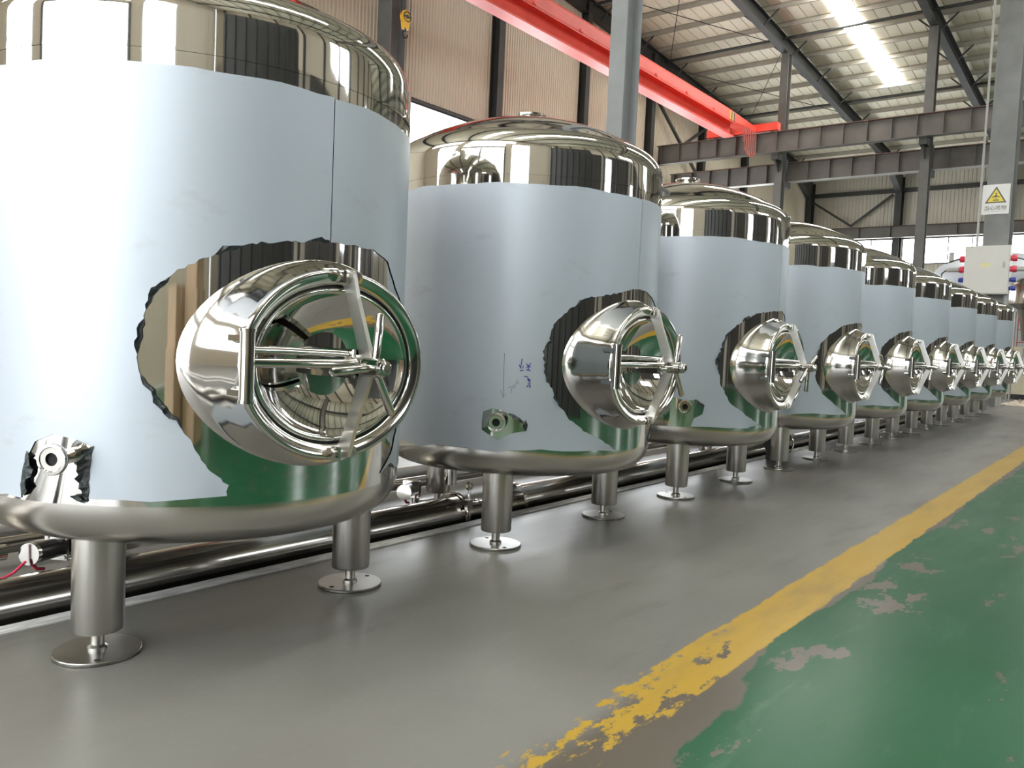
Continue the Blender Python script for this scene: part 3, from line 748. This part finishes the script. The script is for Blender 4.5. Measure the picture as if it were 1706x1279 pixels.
# ---- protective film: outlines in (degrees round the tank, height)
def in_poly(p, poly):
    c = False; n = len(poly); j = n - 1
    for i in range(n):
        (xi, yi), (xj, yj) = poly[i], poly[j]
        if (yi > p[1]) != (yj > p[1]) and p[0] < (xj - xi) * (p[1] - yi) / (yj - yi) + xi: c = not c
        j = i
    return c
def densify(pts, step_, amp, rnd):
    out = []
    for (a, b2) in zip(pts[:-1], pts[1:]):
        L_ = math.hypot((b2[0] - a[0]) * D2R * R, b2[1] - a[1]); n = max(1, int(L_ / step_))
        for i in range(n):
            q = i / n; j = amp if i else amp * 0.3
            out.append((a[0] + (b2[0] - a[0]) * q + rnd.uniform(-j, j) / R / D2R, a[1] + (b2[1] - a[1]) * q + rnd.uniform(-j, j)))
    out.append(pts[-1]); return out
def film_mesh(loops, off=0.0025):
    k2 = R * D2R
    V, Ed = [], []
    lo = [[(a * k2, z) for a, z in l] for l in loops]
    for l in lo:
        o_ = len(V); V += [Vector(p) for p in l]; Ed += [(o_ + i, o_ + (i + 1) % len(l)) for i in range(len(l))]
    xs = [p[0] for p in lo[0]]; x = min(xs) + 0.02
    while x < max(xs):
        z = 0.46
        while z < 1.52:
            if in_poly((x, z), lo[0]) and not any(in_poly((x, z), h) for h in lo[1:]): V.append(Vector((x, z)))
            z += 0.09
        x += 0.032
    vo, eo, fo, *_ = delaunay_2d_cdt(V, Ed, [], 0, 1e-6)
    mb = MB(); rr = R + off; fs = []
    for f in fo:
        c = sum((vo[i] for i in f), Vector((0, 0))) / len(f)
        if in_poly(c, lo[0]) and not any(in_poly(c, h) for h in lo[1:]): fs.append(tuple(f))
    mb.add([(rr * math.cos(p.x / R), rr * math.sin(p.x / R), p.y) for p in vo], fs)
    me = mb.mesh('protective_film', 'film', ang=60)
    return me
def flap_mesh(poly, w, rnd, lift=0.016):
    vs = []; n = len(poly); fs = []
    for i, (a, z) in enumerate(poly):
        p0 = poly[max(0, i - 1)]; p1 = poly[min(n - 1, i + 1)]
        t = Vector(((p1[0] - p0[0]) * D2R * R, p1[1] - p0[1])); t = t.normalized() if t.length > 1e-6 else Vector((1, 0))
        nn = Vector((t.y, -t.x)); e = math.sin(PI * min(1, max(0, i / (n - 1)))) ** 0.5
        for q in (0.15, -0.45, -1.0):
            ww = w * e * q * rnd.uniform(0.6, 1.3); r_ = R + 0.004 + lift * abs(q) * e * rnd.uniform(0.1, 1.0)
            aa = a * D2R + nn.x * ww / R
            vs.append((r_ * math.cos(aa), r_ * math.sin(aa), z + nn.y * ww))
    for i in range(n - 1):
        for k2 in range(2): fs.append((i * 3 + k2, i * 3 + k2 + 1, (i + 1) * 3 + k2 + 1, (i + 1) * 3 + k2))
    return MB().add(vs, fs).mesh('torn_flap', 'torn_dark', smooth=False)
def on_tank(a, z, off): return ((R + off) * math.cos(a * D2R), (R + off) * math.sin(a * D2R), z)
def ribbon(pts, w, off):
    """flat ink stroke lying on the film"""
    mb = MB(); P_ = [(a * D2R * R, z) for a, z in pts]; vs = []; fs = []
    for i, p in enumerate(P_):
        q0 = P_[max(0, i - 1)]; q1 = P_[min(len(P_) - 1, i + 1)]
        t = Vector((q1[0] - q0[0], q1[1] - q0[1])).normalized(); nn = Vector((-t.y, t.x))
        for s in (-1, 1):
            x = (p[0] + nn.x * s * w / 2) / R; vs.append(((R + off) * math.cos(x), (R + off) * math.sin(x), p[1] + nn.y * s * w / 2))
    for i in range(len(P_) - 1): fs.append((2 * i, 2 * i + 1, 2 * i + 3, 2 * i + 2))
    return mb.add(vs, fs)

ARCH1 = [(-114.9, 0.457), (-114.7, 0.486), (-119.3, 0.531), (-122.0, 0.578), (-125.2, 0.646), (-129.7, 0.706), (-132.9, 0.757), (-134.3, 0.794), (-134.0, 0.847), (-133.1, 0.892), (-132.8, 0.929), (-130.2, 0.983), (-127.1, 1.022), (-122.2, 1.06), (-116.6, 1.086), (-110.8, 1.112), (-103.9, 1.124), (-96.2, 1.135), (-91.28, 1.139)]
RIGHT1 = [(-91.05, 1.139), (-83.2, 1.142), (-75.8, 1.14), (-67.7, 1.115), (-61.1, 1.038), (-54.0, 0.995), (-49, 0.88), (-49, 0.72), (-53.5, 0.60), (-60.0, 0.516), (-67.8, 0.466)]
BOT1 = [(-252, 0.44), (-200, 0.435), (-169.0, 0.435), (-166.0, 0.441), (-161.6, 0.437), (-160.4, 0.498), (-159.8, 0.544), (-157.7, 0.585), (-152.9, 0.607), (-147.1, 0.596), (-143.3, 0.58), (-144.2, 0.541), (-144.4, 0.496), (-144.3, 0.450), (-136, 0.449), (-131, 0.446), (-124, 0.452)]
ARCH2 = [(-99.5, 0.428), (-106.9, 0.476), (-115.5, 0.517), (-123.3, 0.58), (-127.1, 0.642), (-131.6, 0.728), (-132.4, 0.815), (-133.9, 0.851), (-130.9, 0.89), (-130.4, 0.964), (-127.5, 0.996), (-124.7, 1.029), (-120.7, 1.057), (-115.8, 1.08), (-106.2, 1.105), (-96.2, 1.131), (-91.28, 1.138)]
RIGHT2 = [(-91.05, 1.138), (-84, 1.135), (-77.3, 1.114), (-65, 1.06), (-56, 0.97), (-50, 0.84), (-51, 0.70), (-55, 0.58), (-62, 0.50), (-72, 0.452)]
BOT2 = [(-252, 0.44), (-187.1, 0.424), (-181.8, 0.414), (-172.8, 0.435), (-161.2, 0.435), (-148.5, 0.425), (-144.1, 0.435), (-133.1, 0.445), (-119.0, 0.436), (-108.2, 0.438)]
HOLE2 = [(-155.1, 0.553), (-154.8, 0.591), (-151.5, 0.606), (-147.0, 0.596), (-143.0, 0.581), (-139.1, 0.551), (-138.7, 0.518), (-144.4, 0.505), (-148.7, 0.478), (-152.9, 0.5), (-155.0, 0.516)]
ARCH3 = [(-100.7, 0.436), (-108, 0.474), (-115.5, 0.517), (-125.3, 0.586), (-131.0, 0.689), (-133.3, 0.826), (-130.5, 0.897), (-129.2, 0.967), (-122.7, 1.039), (-111.4, 1.109), (-95.7, 1.133), (-91.28, 1.134)]
BOT3 = [(-252, 0.44), (-196, 0.44), (-180, 0.455), (-168, 0.50), (-160, 0.57), (-155.2, 0.606), (-147.6, 0.583), (-143.1, 0.596), (-138.6, 0.564), (-139.6, 0.511), (-144.0, 0.484), (-145.3, 0.436), (-130, 0.438), (-115, 0.433)]
BOTR = lambda z: [(-40, z), (0, z + 0.004), (50, z - 0.004), (106, z)]

def wave_top(a0, a1, rnd, n=30, ph=0.0):
    return [(a0 + (a1 - a0) * i / n, 1.530 + 0.009 * noise.noise(Vector((i * 0.37 + ph, ph * 3.1, 0))) + rnd.uniform(-0.002, 0.002)) for i in range(n + 1)]

DESC = ['nearest stainless tank, largest in view, wide oval manway at frame left',
        'second stainless tank with blue handwriting on its pale film',
        'third stainless tank with small nozzle hidden behind second tank manway',
        'fourth stainless tank of the row, thin handwheel under its left leg',
        'fifth stainless tank of the row, left of the far grey column',
        'sixth stainless tank of the row, before the white electrical cabinet',
        'seventh stainless tank of the row, below the left side sockets',
        'eighth stainless tank of the row, just below the electrical cabinet',
        'last and smallest-looking stainless tank at the far end of the row']
BARS = [(84, -62, 184), (78, -58, 183), (28, -96, 215), (140, -120, 10), (-125, 128, 4), (60, -115, 178), (58, -120, 180), (62, -118, 175), (60, -122, 182)]
for i in range(9):
    rnd = random.Random(40 + i)
    t = thing('stainless_tank', DESC[i], 'tank', (X0 + S * i, YT, 0), 0, 'row of stainless tanks')
    obj('shell', M_SHELL, t)
    tp = obj('top_dome', M_TOP, t); obj('top_nozzle', M_NOZ, tp)
    obj('bottom_head', M_BOT, t)
    for a in (210, 330, 90):
        lx, ly = 0.51 * math.cos(a * D2R), 0.51 * math.sin(a * D2R)
        lg = obj('leg', M_LEG, t, (lx, ly, 0)); obj('adjuster_stem', M_STEM, lg); obj('foot_plate', M_FOOT, lg)
        if i < 3:
            for q in range(2):
                aa = (a + 35 + 180 * q) * D2R; obj('bolt_hole_shade', M_HOLE, lg, (0.088 * math.cos(aa), 0.088 * math.sin(aa), 0))
    nk_o = obj('manway_neck', M_NECK, t); obj('gasket', M_GASK, nk_o)
    for zz_ in (0.7375, 0.8695): obj('hinge_bracket', M_HBR, nk_o, (0, 0, zz_))
    for mm in (M_PU, M_PL): obj('pivot_bolt', mm, nk_o)
    dr_o = obj('manway_door', M_DOOR, t); obj('door_clevis', M_CLEV, dr_o)
    ha = obj('hinge_arm', M_ARM, t); obj('hinge_pin', M_HINGE, ha)
    obj('yoke_arm', M_YU, t); obj('yoke_arm', M_YL, t)
    hd = obj('star_handle', M_HUB, t, (MC.x, 0, MC.z)); hd.location = (MC.x + 0.011, 0, MC.z)
    for a in BARS[i]:
        obj('handle_bar', M_HBAR, hd, (0, -0.852, 0), (-0.12 * (1 if math.sin(a * D2R) > 0 else -1) * 0, (90 - a) * D2R, 0))
    sn = obj('side_nozzle', M_SN, t, (0, 0, 0.555), (0, 0, na)); obj('bore_shade', M_SNB, sn)
    # film sheets
    A, Rr, Bm = (ARCH1, RIGHT1, BOT1) if i == 0 else (ARCH2, RIGHT2, BOT2) if i == 1 else (ARCH3, RIGHT2, BOT3 if i == 2 else BOT2)
    A = densify(A, 0.012, 0.0038, rnd); Rr = densify(Rr, 0.024, 0.004, rnd); Bm_ = densify(Bm, 0.05, 0.0025, rnd)
    if i > 2:
        A = [(a + rnd.uniform(-.3, .3), z) for a, z in A]
    loopA = wave_top(-252, -91.28, rnd, 34, i * 1.7) + list(reversed(A)) + list(reversed(Bm_))
    holes = [densify(HOLE2 + HOLE2[:1], 0.02, 0.002, rnd)[:-1]] if i == 1 else []
    zB = 0.455 if i == 0 else 0.445
    loopB = list(reversed(wave_top(-91.05, 106, rnd, 38, i * 2.3 + 5))) + Rr + BOTR(zB)
    fa = obj('protective_film', film_mesh([loopA] + holes), t)
    fb = obj('protective_film', film_mesh([loopB]), t)
    # dark torn edges
    if i < 4:
        nA = len(A)
        spans = {0: [(0.20, 0.36), (0.40, 0.47), (0.50, 0.60), (0.70, 0.76), (0.93, 0.99)], 1: [(0.40, 0.50), (0.52, 0.60), (0.30, 0.37), (0.70, 0.78)], 2: [(0.42, 0.66), (0.70, 0.76)], 3: [(0.45, 0.6)]}[i]
        for (a, b2) in spans:
            seg = A[int(a * nA):int(b2 * nA) + 1]
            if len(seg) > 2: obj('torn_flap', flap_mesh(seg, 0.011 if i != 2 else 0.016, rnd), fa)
    if i == 0:
        for seg, w in (([(-161.5, 0.440), (-161.2, 0.47), (-160.8, 0.50), (-160.2, 0.53), (-159.9, 0.56)], -0.030), ([(-143.2, 0.585), (-144.0, 0.56), (-144.3, 0.53), (-144.5, 0.50), (-144.4, 0.47), (-144.6, 0.445)], -0.024), ([(-148.5, 0.452), (-147, 0.447), (-145, 0.440), (-144.4, 0.445)], 0.012)):
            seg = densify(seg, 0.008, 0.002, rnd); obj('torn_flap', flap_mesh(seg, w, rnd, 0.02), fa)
        lgp = MB(); a0 = -20 * D2R
        lgp.prism([(0.56 * math.cos(a0), 0.56 * math.sin(a0), 1.76), (0.665 * math.cos(a0), 0.665 * math.sin(a0), 1.855), (0.60 * math.cos(a0), 0.60 * math.sin(a0), 1.72)], (0.006, 0.010, 0))
        lgp.build('lifting_lug', 'brushed_steel', t, smooth=False)
    if i == 1:
        for seg in ([(-139.0, 0.565), (-138.5, 0.55), (-138.4, 0.535), (-138.6, 0.518)], [(-145.5, 0.590), (-143, 0.581), (-140.8, 0.566), (-139.3, 0.552)]):
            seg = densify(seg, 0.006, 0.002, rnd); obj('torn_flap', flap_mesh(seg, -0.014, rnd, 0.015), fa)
        blue = [[(-141.3, 0.818), (-141.7, 0.781)], [(-142.3, 0.792), (-141.7, 0.779), (-140.7, 0.779), (-140.9, 0.79)], [(-141.9, 0.768), (-140.6, 0.769)], [(-139.7, 0.797), (-139.0, 0.79), (-138.1, 0.782)], [(-138.1, 0.800), (-138.7, 0.789), (-139.6, 0.782)], [(-138.9, 0.79), (-138.9, 0.772)], [(-139.6, 0.772), (-138.0, 0.770)],
                [(-140.3, 0.744), (-139.4, 0.745), (-138.6, 0.736), (-138.2, 0.722)], [(-139.2, 0.735), (-137.9, 0.723)], [(-138.9, 0.726), (-137.8, 0.734)], [(-138.9, 0.718), (-137.8, 0.717)], [(-139.2, 0.700), (-138.5, 0.713)], [(-138.4, 0.703), (-137.8, 0.709)], [(-137.9, 0.698), (-138.1, 0.714)]]
        m = MB()
        for st in blue:
            r_ = ribbon(st, 0.0035, 0.0035); m.add(r_.v, r_.f)
        m.build('blue_handwriting', 'ink_blue', fa, smooth=False)
        m = MB()
        for st, w in (([(-147.8, 0.837), (-147.7, 0.758), (-147.5, 0.654)], 0.0022), ([(-148.6, 0.684), (-147.5, 0.652), (-146.6, 0.669)], 0.002), ([(-145.9, 0.693), (-145.0, 0.701), (-144.4, 0.700), (-144.6, 0.688), (-144.9, 0.672)], 0.002), ([(-144.1, 0.700), (-143.7, 0.711), (-143.1, 0.705), (-143.5, 0.694), (-144.1, 0.700)], 0.002), ([(-143.1, 0.716), (-142.9, 0.727), (-142.2, 0.722), (-142.5, 0.711), (-143.1, 0.716)], 0.002)):
            r_ = ribbon(st, w, 0.0035); m.add(r_.v, r_.f)
        m.build('pencil_note', 'pencil_grey', fa, smooth=False)

# ================================================================== pipework
def pipe(name, label, pts, r, mat='pipe_steel', n=28, cat='pipe', group=None):
    return tag(MB().tube(pts, r, n).build(name, mat), label, cat, group)
PY, PZ = 2.725, 0.005
big = thing('manifold_pipe', 'large steel manifold pipe in the floor trench under first tank', 'pipe', (0, PY, PZ))
MB().tube([(XB + 4.5, 0, 0), (3.02, 0, 0)], 0.087, 40).build('pipe_body', 'pipe_steel', big)
MB().lathe([(0.0, 3.02), (0.101, 3.02), (0.106, 3.028), (0.106, 3.045), (0.101, 3.055), (0.0, 3.055)], 40, 'X').build('end_flange', 'polished_steel', big)
clp = MB(); clp.lathe([(0.104, 3.030), (0.112, 3.030), (0.112, 3.046), (0.104, 3.046)], 40, 'X', closed=True)
clp.box(3.02, 3.06, -0.108, -0.075, 0.035, 0.085); clp.tube([(3.04, -0.100, 0.02), (3.04, -0.100, 0.14)], 0.007, 10)
clp.lathe([(0.008, -0.006), (0.022, -0.006), (0.022, 0.006), (0.008, 0.006)], 16, 'Y', (3.04, -0.100, 0.155), closed=True)
clp.build('pipe_clamp', 'polished_steel', big)
nk2 = thing('pipe_elbow', 'narrow dark steel pipe elbow joining the two large trench pipes', 'pipe', (0, PY, PZ))
MB().tube([(3.057, 0, -0.01), (3.15, 0, -0.01), (3.26, -0.01, -0.012), (3.40, -0.01, -0.02), (3.497, 0, -0.02)], 0.056, 28).build('elbow', 'pipe_steel', nk2)
MB().lathe([(0.056, 3.20), (0.064, 3.20), (0.064, 3.215), (0.056, 3.215)], 28, 'X', (0, 0, -0.012), closed=True).build('weld_ring', 'polished_steel', nk2)
big2 = thing('manifold_pipe', 'long steel manifold pipe in the trench under second and later tanks', 'pipe', (0, PY, PZ))
MB().tube([(3.52, 0, 0), (16.2, 0, 0)], 0.087, 40).build('pipe_body', 'pipe_steel', big2)
MB().lathe([(0.0, 3.50), (0.104, 3.50), (0.104, 3.53), (0.0, 3.53)], 40, 'X').build('end_flange', 'polished_steel', big2)
pipe('drain_pipe', 'thin steel pipe running along the floor behind the tank legs', [(-3, 3.16, 0.085), (16, 3.16, 0.085)], 0.030, 'pipe_steel', 18)
pipe('drain_pipe', 'second steel pipe on the floor further behind the tanks', [(-3, 3.42, 0.075), (16, 3.42, 0.075)], 0.045, 'dull_steel', 18)
# pneumatic valves between the tanks
VL = ['black bodied valve with red cable under the nearest tank', 'black bodied valve between first and second tank', 'black bodied valve between second and third tank', 'black bodied valve between third and fourth tank', 'black bodied valve between fourth and fifth tank']
vd = Vector((-0.86, -0.50, 0.06)).normalized()
for i in range(5):
    c = Vector((X0 + S * i - 0.300, YT + 0.435, 0.118))
    v = thing('pneumatic_valve', VL[i], 'valve', c, 0, 'valves under the tank row')
    q = vd
    MB().tube([-q * 0.055, q * 0.055], 0.034, 24).build('actuator_body', 'valve_black', v)
    MB().tube([q * 0.055, q * 0.072], 0.037, 24).build('end_cap', 'polished_steel', v)
    f = MB(); f.bar(-q * 0.055, -q * 0.067, 0.085, 0.085); f.bar(-q * 0.085, -q * 0.098, 0.085, 0.085)
    for a in (-0.033, 0.033):
        for b2 in (-0.033, 0.033):
            r_ = q.cross(Vector((0, 0, 1))).normalized(); u_ = r_.cross(q); f.tube([-q * 0.05 + r_ * a + u_ * b2, -q * 0.105 + r_ * a + u_ * b2], 0.007, 8)
    f.build('flange_plates', 'polished_steel', v)
    f = MB(); f.tube([-q * 0.098, -q * 0.18, -q * 0.22 + Vector((0, 0.02, -0.02))], 0.024, 16); f.tube([-q * 0.16 + Vector((0, 0, 0)), -q * 0.16 + Vector((0, 0, -0.085))], 0.020, 14); f.build('valve_pipe', 'polished_steel', v)
    f = MB(); f.tube([q * 0.06 + Vector((0, 0, -0.03)), q * 0.05 + Vector((0.01, 0, -0.055)), q * 0.03 + Vector((0.02, 0, -0.06))], 0.006, 8); f.build('air_fitting', 'cable_red', v)
    # stub with clamp in front of the rear leg
    st = thing('outlet_stub', ['clamped outlet stub under nearest tank', 'clamped outlet stub under second tank', 'clamped outlet stub under third tank', 'clamped outlet stub under fourth tank', 'clamped outlet stub under fifth tank'][i], 'pipe', (X0 + S * i - 0.07, YT + 0.36, 0.0), 0, 'outlet stubs under the tanks')
    MB().tube([(0, 0, 0.135), (0, 0, 0.285)], 0.033, 24).build('stub_pipe', 'polished_steel', st)
    f = MB(); f.lathe([(0.034, 0.225), (0.046, 0.225), (0.046, 0.245), (0.034, 0.245)], 24, 'Z', closed=True); f.tube([(-0.045, -0.03, 0.235), (-0.075, -0.035, 0.235)], 0.008, 10); f.lathe([(0.006, -0.006), (0.017, -0.006), (0.017, 0.006), (0.006, 0.006)], 14, 'X', (-0.072, -0.035, 0.24), closed=True)
    f.build('stub_clamp', 'polished_steel', st)
vc = Vector((X0 - 0.300, YT + 0.435, 0.118))
tag(MB().tube([vc + vd * 0.085 + Vector((0, 0, -0.02)), vc + Vector((-0.11, -0.045, -0.045)), vc + Vector((-0.14, -0.042, -0.058)), vc + Vector((-0.17, -0.035, -0.055)), vc + Vector((-0.19, -0.025, -0.03)), vc + Vector((-0.19, -0.02, 0.02))], 0.0045, 8).build('air_hose', 'cable_red'), 'thin red hose looping left of the nearest tank valve', 'hose')
pipe('side_pipe', 'steel pipe ending in a clamp left of the nearest valve', [vc + Vector((-0.11, 0.02, 0.01)), vc + Vector((-0.95, 0.10, 0.0))], 0.026, 'polished_steel', 20)
# hand-wheel valve under the fourth tank
hw = thing('handwheel_valve', 'dark valve with thin round handwheel under the fourth tank', 'valve', (6.80, 2.42, 0.125))
f = MB(); ringp = arc((0, 0, 0), 0.098, 0, 2 * PI, 36, 'YZ'); f.tube(ringp, 0.006, 8, cap=False)
for a in (0.3, 0.3 + 2 * PI / 3, 0.3 + 4 * PI / 3): f.tube([(0, 0, 0), (0, 0.098 * math.cos(a), 0.098 * math.sin(a))], 0.005, 6)
f.build('handwheel', 'polished_steel', hw)
f = MB(); f.tube([(-0.05, 0, 0), (0.02, 0, 0)], 0.012, 10); f.tube([(-0.26, 0, 0), (-0.05, 0, 0)], 0.055, 20); f.box(-0.22, -0.10, -0.05, 0.05, -0.124, 0); f.build('valve_body', 'rafter_dark', hw)

# ================================================================== background things on the right
bt = thing('storage_tank', 'big pale wrapped storage tank far behind the electrical cabinet', 'tank', (26.4, 3.55, 0))
m = MB(); m.lathe([(1.75, 0.5), (1.75, 3.05)], 64); strip_caps(m).build('wrapped_shell', 'wrap_grey', bt)
m = MB(); m.lathe([(1.75, 3.05), (1.72, 3.28), (1.55, 3.50), (1.15, 3.72), (0.6, 3.84), (0, 3.88)], 64); m.f = [f for f in m.f if len(f) <= 4]; m.build('wrapped_dome', 'wrap_grey', bt)
m = MB(); m.lathe([(0.0, 0.35), (1.4, 0.40), (1.75, 0.5)], 64); m.f = [f for f in m.f if len(f) <= 4]; m.build('bottom_head', 'satin_steel', bt)
for a in (45, 135, 225, 315): MB().tube([(1.3 * math.cos(a * D2R), 1.3 * math.sin(a * D2R), 0), (1.3 * math.cos(a * D2R), 1.3 * math.sin(a * D2R), 0.5)], 0.09, 16).build('leg', 'brushed_steel', bt)
MB().tube([(-0.9, 1.1, 3.3), (-0.9, 1.1, 3.85)], 0.07, 14).build('top_pipe', 'conduit_grey', bt)
hp = thing('steel_hopper', 'dark steel hopper on legs at the right picture edge', 'hopper', (21.2, 2.28, 0))
m = MB(); m.lathe([(0.08, 1.35), (0.13, 1.75), (0.20, 2.05), (0.42, 2.16), (0.42, 2.40), (0.36, 2.60), (0.20, 2.72), (0, 2.75)], 36); m.build('hopper_body', 'pipe_steel', hp)
for a in (45, 135, 225, 315): MB().tube([(0.36 * math.cos(a * D2R), 0.36 * math.sin(a * D2R), 0), (0.36 * math.cos(a * D2R), 0.36 * math.sin(a * D2R), 2.0)], 0.022, 10).build('leg', 'dull_steel', hp)
MB().tube([(0, 0, 1.2), (0, 0, 0.8), (-0.1, 0.1, 0.7)], 0.05, 14).build('outlet_pipe', 'dull_steel', hp)
mc = thing('packing_machine', 'cream machine cabinet low at the right picture edge', 'machine', (23.1, 2.05, 0))
m = MB(); m.box(-0.5, 0.5, -1.0, 0.68, 0.12, 1.25); m.build('machine_body', 'machine_cream', mc, smooth=False)
m = MB(); m.box(-0.53, 0.53, -1.03, 0.71, 0, 0.12); m.build('machine_plinth', 'black_paint', mc, smooth=False)
m = MB()
for k2 in range(8): m.tube([(-0.5, -0.85 + 0.2 * k2, 1.25), (-0.5, -0.85 + 0.2 * k2, 2.0)], 0.012, 6)
for k2 in range(3): m.tube([(-0.5, -0.85, 1.35 + 0.3 * k2), (-0.5, 0.57, 1.35 + 0.3 * k2)], 0.012, 6)
m.build('wire_guard', 'festoon_red', mc)
# crumpled sheet heap
rnd = random.Random(5)
vs = []; fs = []; nx_, ny_ = 16, 12
for a in range(nx_):
    for b2 in range(ny_):
        e = math.sin(PI * a / (nx_ - 1)) * math.sin(PI * b2 / (ny_ - 1))
        vs.append((-0.9 + 1.8 * a / (nx_ - 1) + rnd.uniform(-.05, .05), -0.6 + 1.2 * b2 / (ny_ - 1) + rnd.uniform(-.05, .05), 0.004 + 0.22 * e * rnd.uniform(0.2, 1)))
for a in range(nx_ - 1):
    for b2 in range(ny_ - 1): fs.append((a * ny_ + b2, (a + 1) * ny_ + b2, (a + 1) * ny_ + b2 + 1, a * ny_ + b2 + 1))
hpo = tag(MB().add(vs, fs).build('crumpled_sheet', 'crumple', smooth=False), 'crumpled brown sheet heaped on the floor past the last tank', 'sheet')
hpo.location = (19.75, 2.10, 0); hpo.scale = (0.6, 0.6, 0.6)
tag(MB().tube([(14.6, 1.2, 0.012), (15.4, 1.32, 0.012), (16.4, 1.28, 0.012), (17.6, 1.1, 0.012), (18.6, 0.6, 0.012)], 0.012, 8).build('floor_cable', 'cable_black'), 'dark cable lying across the floor beyond the last tank', 'cable')
# cardboard boxes across the aisle (seen mirrored in the first tank)
BX = [(-1.55, -1.9, 0, 0.62, 0.5, 0.62), (-1.5, -1.88, 0.62, 0.6, 0.5, 0.55), (-1.52, -1.86, 1.17, 0.55, 0.45, 0.4), (-2.3, -1.6, 0, 0.6, 0.6, 0.7), (-2.3, -1.62, 0.7, 0.55, 0.5, 0.5)]
BL = ['bottom box of the taller cardboard stack mirrored in the nearest tank', 'middle box of the taller cardboard stack mirrored in the nearest tank', 'top box of the taller cardboard stack mirrored in the nearest tank', 'bottom box of the shorter cardboard stack mirrored in the nearest tank', 'top box of the shorter cardboard stack mirrored in the nearest tank']
for (bx, by, bz, w, d, h), lb in zip(BX, BL):
    b_ = thing('cardboard_box', lb, 'box', (bx, by, bz), 0.1, 'cardboard boxes across the aisle')
    MB().box(-w / 2, w / 2, -d / 2, d / 2, 0, h).build('carton', 'cardboard', b_, smooth=False)
    MB().box(-w / 2 - 0.001, w / 2 + 0.001, -0.03, 0.03, h * 0.7, h - 0.0005).build('packing_tape', 'conduit_grey', b_, smooth=False)
